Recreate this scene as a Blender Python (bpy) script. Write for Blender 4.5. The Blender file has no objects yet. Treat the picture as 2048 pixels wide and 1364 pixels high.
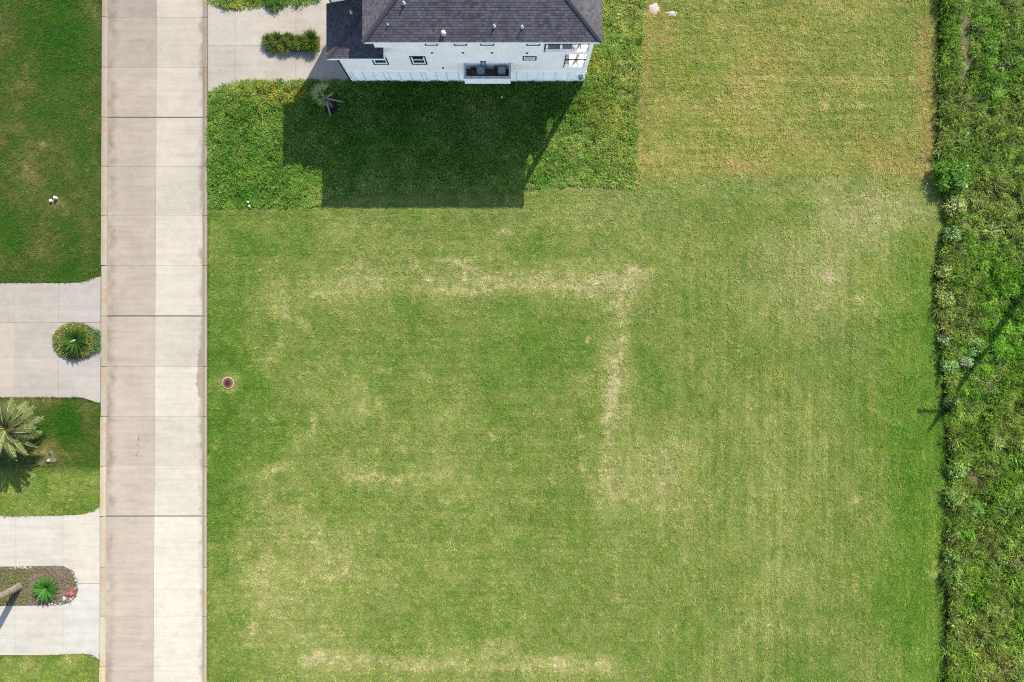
import bpy, math, random
import numpy as np
from mathutils import Vector, Matrix

# ------------------------------------------------------------------ camera, sky, sun, exposure
S = 28.0                 # photograph pixels per metre on the ground
H = 48.75                # camera height, metres
CX, CY = 1024.0, 682.0   # nadir pixel
sc = bpy.context.scene
cam_d = bpy.data.cameras.new('camera'); cam = bpy.data.objects.new('camera', cam_d)
sc.collection.objects.link(cam); sc.camera = cam
cam.location = (0, 0, H); cam.rotation_euler = (0, 0, 0)
cam_d.sensor_width = 36.0; cam_d.sensor_fit = 'HORIZONTAL'
cam_d.lens = 36.0 * (H * S) / 2048.0
cam_d.clip_start = 0.5; cam_d.clip_end = 6000

SUN_DIR = Vector((130.0, 235.0, 220.0)).normalized()
EL = math.asin(SUN_DIR.z); AZ = math.atan2(SUN_DIR.x, SUN_DIR.y)
world = bpy.data.worlds.new('World'); sc.world = world; world.use_nodes = True
wn = world.node_tree; wn.nodes.clear()
sky = wn.nodes.new('ShaderNodeTexSky'); sky.sky_type = 'NISHITA'; sky.sun_disc = False
sky.sun_elevation = EL; sky.sun_rotation = AZ; sky.air_density = 1.0; sky.dust_density = 0.8; sky.ozone_density = 0.2
bg = wn.nodes.new('ShaderNodeBackground'); bg.inputs['Strength'].default_value = 0.145
wo = wn.nodes.new('ShaderNodeOutputWorld')
wn.links.new(sky.outputs[0], bg.inputs[0]); wn.links.new(bg.outputs[0], wo.inputs[0])
sun_d = bpy.data.lights.new('sun', 'SUN'); sun_d.energy = 4.6; sun_d.angle = math.radians(0.5); sun_d.color = (1.0, 0.925, 0.78)
sun = bpy.data.objects.new('sun', sun_d); sc.collection.objects.link(sun)
sun.rotation_euler = SUN_DIR.to_track_quat('Z', 'Y').to_euler(); sun.location = (30, 60, 60)
vs = sc.view_settings
vs.view_transform = 'Standard'; vs.look = 'None'; vs.gamma = 1.0; vs.use_curve_mapping = False
vs.exposure = 1.80
sc.cycles.use_denoising = False; sc.cycles.filter_width = 1.15; sc.cycles.diffuse_bounces = 3
EXPF = 4.2              # brightness a flat white sunlit sheet gets at this light and exposure
PLF = 2.9                # the same for foliage, which shades itself

# ------------------------------------------------------------------ helpers
COL = sc.collection
rng = np.random.default_rng(7); random.seed(7)

def lin1(v):
    v = v / 255.0
    return v / 12.92 if v <= 0.04045 else ((v + 0.055) / 1.055) ** 2.4
def alb(r, g, b, f=None):
    """base colour of a sunlit surface that reads r,g,b in the photograph"""
    f = EXPF if f is None else f
    return tuple(min(0.85, lin1(c) / f) for c in (r, g, b))
def albv(r, g, b): return alb(r, g, b, PLF)
def lina(a):
    a = np.asarray(a, float) / 255.0
    return np.where(a <= 0.04045, a / 12.92, ((a + 0.055) / 1.055) ** 2.4)
def gx(px): return (px - CX) / S
def gy(py): return (CY - py) / S
def G(px, py, z=0.0):
    """ground-plan pixel to world"""
    return Vector((gx(px), gy(py), z))
def I(px, py, z=0.0):
    """picture pixel seen at height z to world"""
    k = 1 - z / H
    return Vector((gx(px) * k, gy(py) * k, z))

def tag(o, label=None, cat=None, group=None, kind=None):
    if label: o['label'] = label
    if cat: o['category'] = cat
    if group: o['group'] = group
    if kind: o['kind'] = kind
    return o
def empty(name, loc=(0, 0, 0), rz=0.0):
    o = bpy.data.objects.new(name, None); COL.objects.link(o)
    o.location = loc; o.rotation_euler = (0, 0, rz); o.empty_display_size = 0.2
    return o

class MB:
    def __init__(s): s.v = []; s.f = []; s.uv = {}
    def quad(s, a, b, c, d, uv=None):
        n = len(s.v); s.v += [tuple(a), tuple(b), tuple(c), tuple(d)]; s.f.append((n, n + 1, n + 2, n + 3))
        if uv: s.uv[len(s.f) - 1] = uv
    def tri(s, a, b, c, uv=None):
        n = len(s.v); s.v += [tuple(a), tuple(b), tuple(c)]; s.f.append((n, n + 1, n + 2))
        if uv: s.uv[len(s.f) - 1] = uv
    def box(s, x0, x1, y0, y1, z0, z1):
        n = len(s.v)
        s.v += [(x0, y0, z0), (x1, y0, z0), (x1, y1, z0), (x0, y1, z0), (x0, y0, z1), (x1, y0, z1), (x1, y1, z1), (x0, y1, z1)]
        s.f += [tuple(n + i for i in q) for q in ((0, 3, 2, 1), (4, 5, 6, 7), (0, 1, 5, 4), (1, 2, 6, 5), (2, 3, 7, 6), (3, 0, 4, 7))]
        return s
    def prism(s, pts, z0, z1, zf=None):
        n = len(s.v); m = len(pts)
        s.v += [(p[0], p[1], z0) for p in pts] + [(p[0], p[1], z1) for p in pts]
        s.f.append(tuple(n + m - 1 - i for i in range(m))); s.f.append(tuple(n + m + i for i in range(m)))
        for i in range(m):
            j = (i + 1) % m; s.f.append((n + i, n + j, n + m + j, n + m + i))
        return s
    def slab(s, pts, z0, z1, b=0.004):
        """prism with a small chamfer at its top edge"""
        c = (sum(p[0] for p in pts) / len(pts), sum(p[1] for p in pts) / len(pts))
        ins = []
        for p in pts:
            d = Vector((c[0] - p[0], c[1] - p[1]))
            ins.append((p[0] + b * (1 if d.x > 0 else -1), p[1] + b * (1 if d.y > 0 else -1)))
        n = len(s.v); m = len(pts)
        s.v += [(p[0], p[1], z0) for p in pts] + [(p[0], p[1], z1 - b) for p in pts] + [(p[0], p[1], z1) for p in ins]
        s.f.append(tuple(n + 2 * m + i for i in range(m)))
        for k in (0, 1):
            for i in range(m):
                j = (i + 1) % m; s.f.append((n + k * m + i, n + k * m + j, n + (k + 1) * m + j, n + (k + 1) * m + i))
        return s
    def tube(s, pts, rad, seg=8, cap=True):
        pts = [Vector(p) for p in pts]
        if not hasattr(rad, '__len__'): rad = [rad] * len(pts)
        base = len(s.v)
        for i, p in enumerate(pts):
            t = (pts[min(i + 1, len(pts) - 1)] - pts[max(i - 1, 0)]).normalized()
            u = t.cross(Vector((0, 0, 1)))
            if u.length < 1e-3: u = t.cross(Vector((1, 0, 0)))
            u.normalize(); w = t.cross(u)
            for k in range(seg):
                a = 2 * math.pi * k / seg
                s.v.append(tuple(p + (u * math.cos(a) + w * math.sin(a)) * rad[i]))
        for i in range(len(pts) - 1):
            for k in range(seg):
                k2 = (k + 1) % seg
                s.f.append((base + i * seg + k, base + i * seg + k2, base + (i + 1) * seg + k2, base + (i + 1) * seg + k))
        if cap:
            s.f.append(tuple(base + k for k in range(seg))[::-1]); s.f.append(tuple(base + (len(pts) - 1) * seg + k for k in range(seg)))
        return s
    def lathe(s, prof, c=(0, 0, 0), seg=20):
        base = len(s.v)
        for r, z in prof:
            for k in range(seg):
                a = 2 * math.pi * k / seg; s.v.append((c[0] + r * math.cos(a), c[1] + r * math.sin(a), c[2] + z))
        for i in range(len(prof) - 1):
            for k in range(seg):
                k2 = (k + 1) % seg
                s.f.append((base + i * seg + k, base + i * seg + k2, base + (i + 1) * seg + k2, base + (i + 1) * seg + k))
        s.f.append(tuple(base + (len(prof) - 1) * seg + k for k in range(seg)))
        return s
    def leaf(s, p, d, up, L, W, fold=0.25):
        """folded pointed leaf: base p, direction d, upward hint up"""
        d = d.normalized(); r = d.cross(up)
        if r.length < 1e-4: r = d.cross(Vector((1, 0.2, 0)))
        r.normalize(); nrm = r.cross(d)
        n = len(s.v); m = p + d * L * 0.45 
        s.v += [tuple(p), tuple(m + r * W * 0.5 + nrm * W * fold), tuple(p + d * L), tuple(m - r * W * 0.5 + nrm * W * fold)]
        s.f += [(n, n + 1, n + 2), (n, n + 2, n + 3)]
    def mesh(s, name, mat, smooth=False):
        me = bpy.data.meshes.new(name); me.from_pydata(s.v, [], s.f)
        if s.uv:
            ul = me.uv_layers.new(name='UVMap')
            for p in me.polygons:
                if p.index in s.uv:
                    for li, t in zip(p.loop_indices, s.uv[p.index]): ul.data[li].uv = t
        if mat: me.materials.append(mat)
        if smooth: me.polygons.foreach_set('use_smooth', [True] * len(me.polygons))
        me.update(); return me
    def build(s, name, mat, parent=None, smooth=False):
        o = bpy.data.objects.new(name, s.mesh(name, mat, smooth)); COL.objects.link(o)
        if parent: o.parent = parent
        return o
def place(name, me, parent, loc=(0, 0, 0), rot=(0, 0, 0), scale=(1, 1, 1), color=None):
    o = bpy.data.objects.new(name, me); COL.objects.link(o); o.parent = parent
    o.location = loc; o.rotation_euler = rot; o.scale = scale
    if color: o.color = (*color, 1)
    return o

# ------------------------------------------------------------------ materials
class NT:
    def __init__(s, name):
        s.m = bpy.data.materials.new(name); s.m.use_nodes = True; s.t = s.m.node_tree; s.t.nodes.clear()
        s.out = s.t.nodes.new('ShaderNodeOutputMaterial')
    def n(s, typ, **kw):
        nd = s.t.nodes.new(typ)
        for k, v in kw.items(): setattr(nd, k, v)
        return nd
    def link(s, a, b): s.t.links.new(a, b)
    def setin(s, sock, v):
        if isinstance(v, bpy.types.NodeSocket): s.link(v, sock)
        else: sock.default_value = v
    def math(s, op, a, b=0.0, c=None, clamp=False):
        nd = s.n('ShaderNodeMath', operation=op, use_clamp=clamp); s.setin(nd.inputs[0], a); s.setin(nd.inputs[1], b)
        if c is not None: s.setin(nd.inputs[2], c)
        return nd.outputs[0]
    def noise(s, vec, scale, detail=4, rough=0.6, dist=0.0):
        nd = s.n('ShaderNodeTexNoise'); nd.inputs['Scale'].default_value = scale; nd.inputs['Detail'].default_value = detail
        nd.inputs['Roughness'].default_value = rough; nd.inputs['Distortion'].default_value = dist
        if vec is not None: s.link(vec, nd.inputs['Vector'])
        return nd.outputs['Fac']
    def vscale(s, vec, sx, sy, sz=1.0):
        nd = s.n('ShaderNodeMapping'); s.link(vec, nd.inputs[0]); nd.inputs['Scale'].default_value = (sx, sy, sz); return nd.outputs[0]
    def rng(s, v, a, b, c, d, smooth=True):
        nd = s.n('ShaderNodeMapRange'); nd.interpolation_type = 'SMOOTHSTEP' if smooth else 'LINEAR'
        s.setin(nd.inputs[0], v)
        for i, q in enumerate((a, b, c, d)): nd.inputs[i + 1].default_value = q
        return nd.outputs[0]
    def mix(s, f, a, b, mode='MIX'):
        nd = s.n('ShaderNodeMix', data_type='RGBA', blend_type=mode)
        s.setin(nd.inputs[0], f)
        for i, v in ((6, a), (7, b)):
            if isinstance(v, bpy.types.NodeSocket): s.link(v, nd.inputs[i])
            else: nd.inputs[i].default_value = (*v[:3], 1)
        return nd.outputs[2]
    def scalecol(s, col, f):
        nd = s.n('ShaderNodeVectorMath', operation='SCALE')
        if isinstance(col, bpy.types.NodeSocket): s.link(col, nd.inputs[0])
        else: nd.inputs[0].default_value = col[:3]
        s.setin(nd.inputs['Scale'], f); return nd.outputs[0]
    def pos(s): return s.n('ShaderNodeNewGeometry').outputs['Position']
    def bsdf(s, col, rough=0.8, spec=0.3, metal=0.0, bump=None, bstr=0.3, bdist=0.02, trans=0.0):
        p = s.n('ShaderNodeBsdfPrincipled')
        if isinstance(col, bpy.types.NodeSocket): s.link(col, p.inputs['Base Color'])
        else: p.inputs['Base Color'].default_value = (*col[:3], 1)
        s.setin(p.inputs['Roughness'], rough); p.inputs['Specular IOR Level'].default_value = spec; p.inputs['Metallic'].default_value = metal
        if bump is not None:
            b = s.n('ShaderNodeBump'); b.inputs['Strength'].default_value = bstr; b.inputs['Distance'].default_value = bdist
            s.link(bump, b.inputs['Height']); s.link(b.outputs[0], p.inputs['Normal'])
        o = p.outputs[0]
        if trans > 0:
            t = s.n('ShaderNodeBsdfTranslucent')
            if isinstance(col, bpy.types.NodeSocket): s.link(col, t.inputs[0])
            else: t.inputs[0].default_value = (*col[:3], 1)
            mx = s.n('ShaderNodeMixShader'); mx.inputs[0].default_value = trans
            s.link(o, mx.inputs[1]); s.link(t.outputs[0], mx.inputs[2]); o = mx.outputs[0]
        s.link(o, s.out.inputs[0]); return s.m

def mat_plain(name, col, rough=0.7, spec=0.3, metal=0.0, nscale=6.0, var=0.18, bstr=0.15):
    t = NT(name); p = t.n('ShaderNodeTexCoord').outputs['Object']
    n = t.noise(p, nscale, 5, 0.65); n2 = t.noise(p, nscale * 9, 3)
    f = t.math('ADD', t.rng(n, 0.3, 0.7, 1 - var, 1 + var * 0.6), t.rng(n2, 0.3, 0.7, -var * 0.4, var * 0.4))
    return t.bsdf(t.scalecol(col, f), rough, spec, metal, n2, bstr, 0.01)

def mat_leaf(name, col=None, var=0.3, hue=(1.25, 1.1, 0.8), trans=0.25, instanced=False, spec=0.12):
    t = NT(name)
    if instanced:
        a = t.n('ShaderNodeAttribute', attribute_type='INSTANCER', attribute_name='col'); c = a.outputs['Color']
    else:
        rgb = t.n('ShaderNodeRGB'); rgb.outputs[0].default_value = (*col[:3], 1); c = rgb.outputs[0]
    r = t.n('ShaderNodeNewGeometry').outputs['Random Per Island']
    r2 = t.math('FRACT', t.math('MULTIPLY', r, 37.7))
    c = t.mix(t.rng(r2, 0.45, 1.0, 0.0, 0.55), c, t.mix(1.0, c, hue, 'MULTIPLY'))
    c = t.scalecol(c, t.rng(r, 0, 1, 1 - var, 1 + var, False))
    return t.bsdf(c, 0.6, spec, trans=trans)

def mat_concrete(name, streak=True, gutter=False):
    """poured concrete; the tint is the object's own colour"""
    t = NT(name); pos = t.pos()
    oi = t.n('ShaderNodeObjectInfo'); c = oi.outputs['Color']; rnd = oi.outputs['Random']
    big = t.noise(pos, 0.35, 5, 0.6, 0.6); mid = t.noise(pos, 1.7, 6, 0.65, 0.3); fine = t.noise(pos, 14, 4, 0.7)
    f = t.math('ADD', t.rng(big, 0.3, 0.7, 0.92, 1.05), t.rng(mid, 0.3, 0.7, -0.05, 0.05))
    f = t.math('ADD', f, t.rng(fine, 0.3, 0.7, -0.035, 0.035))
    if streak:
        st = t.noise(t.vscale(pos, 0.18, 2.6), 1.0, 6, 0.7); st2 = t.noise(t.vscale(pos, 0.25, 22), 1.0, 3, 0.6)
        f = t.math('ADD', f, t.rng(st, 0.35, 0.7, 0.045, -0.07)); f = t.math('ADD', f, t.rng(st2, 0.3, 0.7, -0.02, 0.02))
    c = t.scalecol(c, f)
    blot = t.rng(t.noise(pos, 0.9, 7, 0.72, 1.2), 0.58, 0.74, 0.0, 0.38)
    c = t.mix(blot, c, t.mix(1.0, c, (0.74, 0.70, 0.66), 'MULTIPLY'))
    # small dark spots of oil and grit
    sp = t.rng(t.noise(pos, 5.5, 2, 0.5), 0.735, 0.76, 0.0, 0.5)
    c = t.mix(sp, c, (0.09, 0.08, 0.075))
    if gutter:
        sx = t.n('ShaderNodeSeparateXYZ'); t.link(pos, sx.inputs[0]); X, Y = sx.outputs[0], sx.outputs[1]
        # silt washed along both kerbs (kerb lines lean a few centimetres)
        skew = t.math('MULTIPLY', t.math('SUBTRACT', 24.36, Y), 0.0044)
        wob = t.rng(t.noise(t.vscale(pos, 0.02, 1), 1.1, 6, 0.65), 0.3, 0.7, -0.22, 0.22)
        XL = t.math('ADD', t.math('ADD', X, skew), wob)
        dl = t.math('ABSOLUTE', t.math('SUBTRACT', XL, gx(224)))
        ml = t.math('MULTIPLY', t.rng(dl, 0.0, 0.55, 1.0, 0.0), t.rng(t.noise(t.vscale(pos, 0.6, 0.5), 1.0, 5), 0.35, 0.65, 0.15, 1.0))
        XR = t.math('ADD', X, t.math('MULTIPLY', wob, 0.7))
        dr = t.math('SUBTRACT', gx(406), XR)
        mr = t.math('MULTIPLY', t.rng(dr, 0.0, 0.38, 1.0, 0.0), t.rng(t.noise(t.vscale(pos, 0.6, 0.5), 1.3, 5), 0.35, 0.62, 0.2, 1.0))
        # puddle silt by the right kerb
        px_, py_ = gx(404), gy(748)
        ex = t.math('DIVIDE', t.math('SUBTRACT', XR, px_), 0.42); ey = t.math('DIVIDE', t.math('SUBTRACT', Y, py_), 1.9)
        pd = t.math('ADD', t.math('MULTIPLY', ex, ex), t.math('MULTIPLY', ey, ey))
        mp = t.rng(pd, 0.8, 1.15, 1.0, 0.0)
        mm = t.math('MAXIMUM', t.math('MAXIMUM', t.math('MULTIPLY', ml, 0.75), t.math('MULTIPLY', mr, 0.95)), t.math('MULTIPLY', mp, 0.9))
        c = t.mix(mm, c, t.mix(1.0, c, (0.60, 0.53, 0.47), 'MULTIPLY'))
        # faint tyre polish in the left lane
        dt = t.math('ABSOLUTE', t.math('SUBTRACT', X, gx(270)))
        c = t.mix(t.math('MULTIPLY', t.rng(dt, 0.2, 1.0, 0.22, 0.0), t.rng(st, 0.4, 0.65, 0.0, 1.0)), c, t.mix(1.0, c, (0.8, 0.77, 0.75), 'MULTIPLY'))
    return t.bsdf(c, 0.85, 0.25, bump=fine, bstr=0.25, bdist=0.006)

def mat_kerb():
    t = NT('kerb_concrete'); pos = t.pos()
    oi = t.n('ShaderNodeObjectInfo'); c = oi.outputs['Color']
    n = t.noise(t.vscale(pos, 1.0, 0.4), 1.0, 6, 0.6); fine = t.noise(pos, 9, 5, 0.7)
    band = t.noise(t.vscale(pos, 0.01, 2.2), 1.0, 4, 0.7)
    stain = t.math('MULTIPLY', t.rng(n, 0.46, 0.62, 0.0, 1.0), t.rng(band, 0.3, 0.6, 0.25, 1.0))
    c2 = t.mix(t.math('MULTIPLY', stain, 0.62), c, t.mix(1.0, c, (0.92, 0.76, 0.52), 'MULTIPLY'))
    c2 = t.scalecol(c2, t.rng(fine, 0.3, 0.7, 0.88, 1.08))
    return t.bsdf(c2, 0.85, 0.2, bump=fine, bstr=0.3, bdist=0.008)

def mat_shingle():
    t = NT('asphalt_shingle')
    uv = t.n('ShaderNodeTexCoord').outputs['UV']
    br = t.n('ShaderNodeTexBrick'); t.link(uv, br.inputs['Vector'])
    br.inputs['Scale'].default_value = 1.0; br.inputs['Brick Width'].default_value = 0.24; br.inputs['Row Height'].default_value = 0.143
    br.inputs['Mortar Size'].default_value = 0.006; br.inputs['Mortar Smooth'].default_value = 0.4; br.inputs['Bias'].default_value = 0.0
    br.offset = 0.37; br.offset_frequency = 3; br.squash = 0.7; br.squash_frequency = 2
    br.inputs['Color1'].default_value = (0.5, 0.49, 0.52, 1); br.inputs['Color2'].default_value = (1, 0.95, 0.96, 1); br.inputs['Mortar'].default_value = (0.25, 0.22, 0.24, 1)
    n = t.noise(uv, 2.5, 5, 0.7); n2 = t.noise(uv, 22, 4, 0.75); n3 = t.noise(uv, 0.35, 3)
    f = t.math('MULTIPLY', t.rng(n, 0.3, 0.7, 0.8, 1.2), t.rng(n2, 0.25, 0.75, 0.75, 1.25)); f = t.math('MULTIPLY', f, t.rng(n3, 0.3, 0.7, 0.88, 1.12))
    c = t.mix(1.0, br.outputs['Color'], (0.055, 0.053, 0.061), 'MULTIPLY')
    return t.bsdf(t.scalecol(c, f), 0.9, 0.2, bump=n2, bstr=0.5, bdist=0.01)

def mat_siding(name, col):
    t = NT(name); pos = t.pos()
    sx = t.n('ShaderNodeSeparateXYZ'); t.link(pos, sx.inputs[0])
    lap = t.math('FRACT', t.math('DIVIDE', sx.outputs[2], 0.19))
    n = t.noise(pos, 1.1, 5, 0.6); n2 = t.noise(t.vscale(pos, 1, 1, 0.12), 3.0, 4, 0.6)
    f = t.math('ADD', t.rng(n, 0.3, 0.7, 0.95, 1.02), t.rng(n2, 0.3, 0.7, -0.025, 0.02))
    return t.bsdf(t.scalecol(col, f), 0.55, 0.35, bump=lap, bstr=0.12, bdist=0.008)

M = {}
M['concrete'] = mat_concrete('driveway_concrete', True)
M['road'] = mat_concrete('road_concrete', True, True)
M['kerb'] = mat_kerb()
M['seal'] = mat_plain('joint_seal', (0.05, 0.043, 0.036), 0.9, 0.1)
M['joint'] = mat_plain('joint_dirt', (0.12, 0.105, 0.088), 0.95, 0.1)
M['shingle'] = mat_shingle()
M['white'] = mat_siding('white_siding', (0.91, 0.77, 0.70))
M['trim'] = mat_plain('white_trim', (0.86, 0.79, 0.73), 0.5, 0.4, nscale=2, var=0.05, bstr=0.03)
M['batten'] = mat_plain('white_batten_panel', (0.90, 0.82, 0.76), 0.55, 0.35, nscale=1.5, var=0.06, bstr=0.05)
M['black'] = mat_plain('black_trim', (0.012, 0.012, 0.014), 0.5, 0.4, nscale=4, var=0.15)
M['grey'] = mat_plain('grey_metal', (0.25, 0.26, 0.27), 0.45, 0.5, nscale=5, var=0.15)
M['dgrey'] = mat_plain('dark_grey_metal', (0.06, 0.065, 0.07), 0.5, 0.5, nscale=5, var=0.2)
M['deckshade'] = mat_plain('shaded_decking', (0.16, 0.17, 0.18), 0.7, 0.3, nscale=3, var=0.2)
M['deckwood'] = mat_plain('brown_decking', (0.10, 0.075, 0.065), 0.8, 0.2, nscale=4, var=0.3)
M['railgrey'] = mat_plain('grey_cap_rail', (0.30, 0.29, 0.29), 0.7, 0.3, nscale=4, var=0.2)
M['porch'] = mat_plain('cream_porch_floor', (0.42, 0.39, 0.36), 0.7, 0.3, nscale=2, var=0.1)
t = NT('window_glass'); M['glass'] = t.bsdf((0.012, 0.014, 0.017), 0.08, 0.6)
M['pvc'] = mat_plain('white_pipe', (0.45, 0.45, 0.43), 0.4, 0.4, nscale=8, var=0.08)
M['copper'] = mat_plain('rusty_flashing', (0.42, 0.22, 0.12), 0.6, 0.4, nscale=9, var=0.35)
M['rust'] = mat_plain('rusty_iron', alb(146, 86, 84), 0.8, 0.3, nscale=9, var=0.3, bstr=0.5)
M['bark'] = mat_plain('palm_bark', (0.10, 0.085, 0.068), 0.95, 0.1, nscale=7, var=0.45, bstr=0.6)
M['stake'] = mat_plain('weathered_timber', (0.20, 0.17, 0.15), 0.85, 0.2, nscale=8, var=0.25)
M['mulch'] = mat_plain('dark_mulch', (0.02, 0.016, 0.012), 1.0, 0.1, nscale=18, var=0.6, bstr=0.8)
M['soilbed'] = mat_plain('bed_soil', (0.075, 0.056, 0.042), 1.0, 0.1, nscale=10, var=0.6, bstr=0.8)
M['stone'] = mat_plain('pale_stone', (0.17, 0.16, 0.145), 0.85, 0.2, nscale=9, var=0.25, bstr=0.4)
M['pink'] = mat_leaf('pink_petal', (0.30, 0.075, 0.09), 0.35, (1.1, 1.3, 1.3), 0.2)
M['palmleaf'] = mat_leaf('date_palm_leaf', albv(128, 144, 88), 0.4, (1.2, 1.1, 0.8), 0.15)
M['palmmid'] = mat_plain('palm_leaf_stalk', (0.33, 0.24, 0.10), 0.6, 0.3, nscale=5, var=0.2)
M['sagoleaf'] = mat_leaf('sago_leaf', (0.022, 0.085, 0.008), 0.45, (1.5, 1.2, 0.8), 0.12, spec=0.2)
M['sagodark'] = mat_leaf('dark_sago_leaf', (0.017, 0.048, 0.007), 0.5, (1.5, 1.25, 0.9), 0.05, spec=0.06)
M['fanleaf'] = mat_leaf('grey_fan_leaf', (0.17, 0.20, 0.075), 0.35, (1.2, 1.1, 0.9), 0.15)
M['pampas'] = mat_leaf('tall_grass_blade', albv(104, 134, 50), 0.4, (1.5, 1.2, 0.8), 0.3)
M['pampas2'] = mat_leaf('olive_grass_blade', albv(118, 138, 58), 0.4, (1.5, 1.2, 0.8), 0.3)
M['cover'] = mat_leaf('variegated_leaf', albv(136, 148, 72), 0.65, (1.6, 1.5, 1.4), 0.2)
M['tuft'] = mat_leaf('lawn_blade', None, 0.25, (1.12, 1.05, 0.85), 0.3, True)
M['weed'] = mat_leaf('weed_leaf', None, 0.35, (1.12, 1.05, 0.85), 0.3, True)
M['flower'] = mat_leaf('yellow_flower', albv(222, 200, 40), 0.2, (1.0, 1.0, 1.0), 0.2)

# ------------------------------------------------------------------ noise and painted ground cover (numpy)
def _hash(ix, iy, seed):
    h = (ix.astype(np.int64) * 374761393 + iy.astype(np.int64) * 668265263 + seed * 974634777) & 0xffffffff
    h = ((h ^ (h >> 13)) * 1274126177) & 0xffffffff
    h = h ^ (h >> 16)
    return (h & 0xffffff) / float(0xffffff)
def vnoise(x, y, seed):
    ix = np.floor(x); iy = np.floor(y); fx = x - ix; fy = y - iy
    ux = fx * fx * (3 - 2 * fx); uy = fy * fy * (3 - 2 * fy)
    a = _hash(ix, iy, seed); b = _hash(ix + 1, iy, seed); c = _hash(ix, iy + 1, seed); d = _hash(ix + 1, iy + 1, seed)
    return (a * (1 - ux) + b * ux) * (1 - uy) + (c * (1 - ux) + d * ux) * uy
def fbm(x, y, sx, sy=None, seed=0, octv=4, gain=0.55):
    sy = sx if sy is None else sy
    x = x / sx; y = y / sy; s = 0; a = 1; t = 0
    for i in range(octv):
        s = s + a * vnoise(x + i * 17.3, y - i * 9.1, seed + i * 31); t += a; a *= gain; x = x * 2.03; y = y * 2.03
    return s / t
def sstep(v, a, b):
    q = np.clip((v - a) / (b - a), 0, 1); return q * q * (3 - 2 * q)
def segd(px, py, x0, y0, x1, y1):
    dx, dy = x1 - x0, y1 - y0
    q = np.clip(((px - x0) * dx + (py - y0) * dy) / (dx * dx + dy * dy + 1e-9), 0, 1)
    return np.hypot(px - x0 - q * dx, py - y0 - q * dy)

def xl(py): return 206 - 6 * py / 1364.0
def xm(py): return 314 - 7 * py / 1364.0
def xr(py): return 415.5 - 1.5 * py / 1364.0
EDGE = np.array([(-300, 1874), (0, 1873), (200, 1872), (335, 1867), (365, 1872), (400, 1884), (440, 1888), (480, 1880), (540, 1869), (620, 1868), (660, 1876), (740, 1880), (820, 1884),
                 (900, 1890), (1000, 1891), (1045, 1894), (1070, 1888), (1110, 1886), (1150, 1884), (1250, 1888), (1364, 1884), (1700, 1884)], float)
def edge(py): return np.interp(py, EDGE[:, 0], EDGE[:, 1])
def wr(py): return np.interp(py, [-300, 0, 200, 372], [1287, 1286, 1278, 1270])
def wb(px): return np.interp(px, [400, 640, 660, 1050, 1100, 1300], [414, 410, 392, 378, 373, 371])

SEGS = [(830, 548, 1280, 562, 30, .48), (560, 592, 830, 545, 28, .48), (1238, 620, 1215, 1000, 24, .58), (1215, 960, 1290, 1000, 30, .4), (1020, 556, 1120, 560, 8, .7), (900, 590, 1010, 585, 7, .6), (1100, 585, 1170, 590, 7, .6), (700, 960, 880, 948, 18, .5), (690, 935, 1000, 940, 30, .2), (640, 1322, 1230, 1334, 20, .35),
      # worn and raked strips on the mown lot: x0 y0 x1 y1 width strength
    (560, 600, 700, 560, 22, .45), (700, 560, 830, 525, 18, .5), (822, 520, 862, 560, 8, 1.0), (880, 518, 960, 545, 8, .9), (838, 575, 960, 580, 16, .8), (930, 565, 1060, 570, 14, .9),
    (1060, 572, 1180, 578, 12, .9), (1150, 570, 1270, 560, 16, .7), (1262, 534, 1284, 550, 9, 1.0), (1282, 552, 1268, 590, 8, .8), (1240, 600, 1241, 635, 6, 1.1), (1240, 640, 1243, 680, 9, .7),
    (1238, 682, 1230, 760, 15, 1.05), (1230, 760, 1218, 840, 14, 1.1), (1218, 840, 1212, 960, 14, .95), (1250, 690, 1252, 740, 6, .6), (1248, 780, 1260, 960, 9, .5), (1205, 950, 1225, 1000, 15, .7),
    (1165, 935, 1180, 975, 10, .55), (1225, 960, 1270, 1000, 20, .5), (1290, 900, 1330, 1010, 36, .4), (1340, 900, 1400, 1080, 50, .28), (575, 590, 560, 690, 9, .7), (600, 640, 630, 680, 10, .5), (552, 700, 530, 735, 8, .5),
    (700, 755, 702, 775, 5, .8), (720, 770, 735, 830, 6, .7), (752, 738, 780, 744, 5, .8), (840, 730, 850, 750, 5, .7), (625, 825, 632, 880, 6, .8), (540, 940, 565, 935, 8, .9), (548, 955, 535, 1000, 8, .4), (750, 800, 770, 850, 8, .5),
    (710, 962, 800, 955, 13, .85), (800, 955, 900, 950, 11, .55), (740, 940, 1000, 945, 22, .25), (610, 1330, 640, 1320, 14, 1.0), (640, 1318, 860, 1330, 12, .65), (860, 1325, 1060, 1330, 12, .6), (970, 1310, 990, 1285, 10, .8),
    (1000, 1300, 1030, 1290, 8, .8), (1060, 1330, 1230, 1330, 18, .6), (1195, 1325, 1225, 1330, 6, .9), (600, 1050, 660, 1120, 40, .4), (500, 1100, 640, 1250, 45, .25), (1330, 910, 1350, 930, 14, .5), (1700, 1005, 1715, 1002, 8, .8),
    (1860, 1142, 1875, 1140, 9, .9), (545, 530, 560, 620, 25, .3), (760, 460, 800, 490, 30, .3), (870, 600, 960, 610, 30, .3), (470, 530, 500, 560, 30, .2), (590, 1180, 620, 1190, 10, .3), (500, 1250, 505, 1290, 8, .5),
    (1780, 380, 1790, 440, 14, .5), (1690, 410, 1790, 420, 45, .4), (1100, 1190, 1110, 1195, 6, .5), (1235, 1195, 1240, 1200, 6, .8)]
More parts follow.
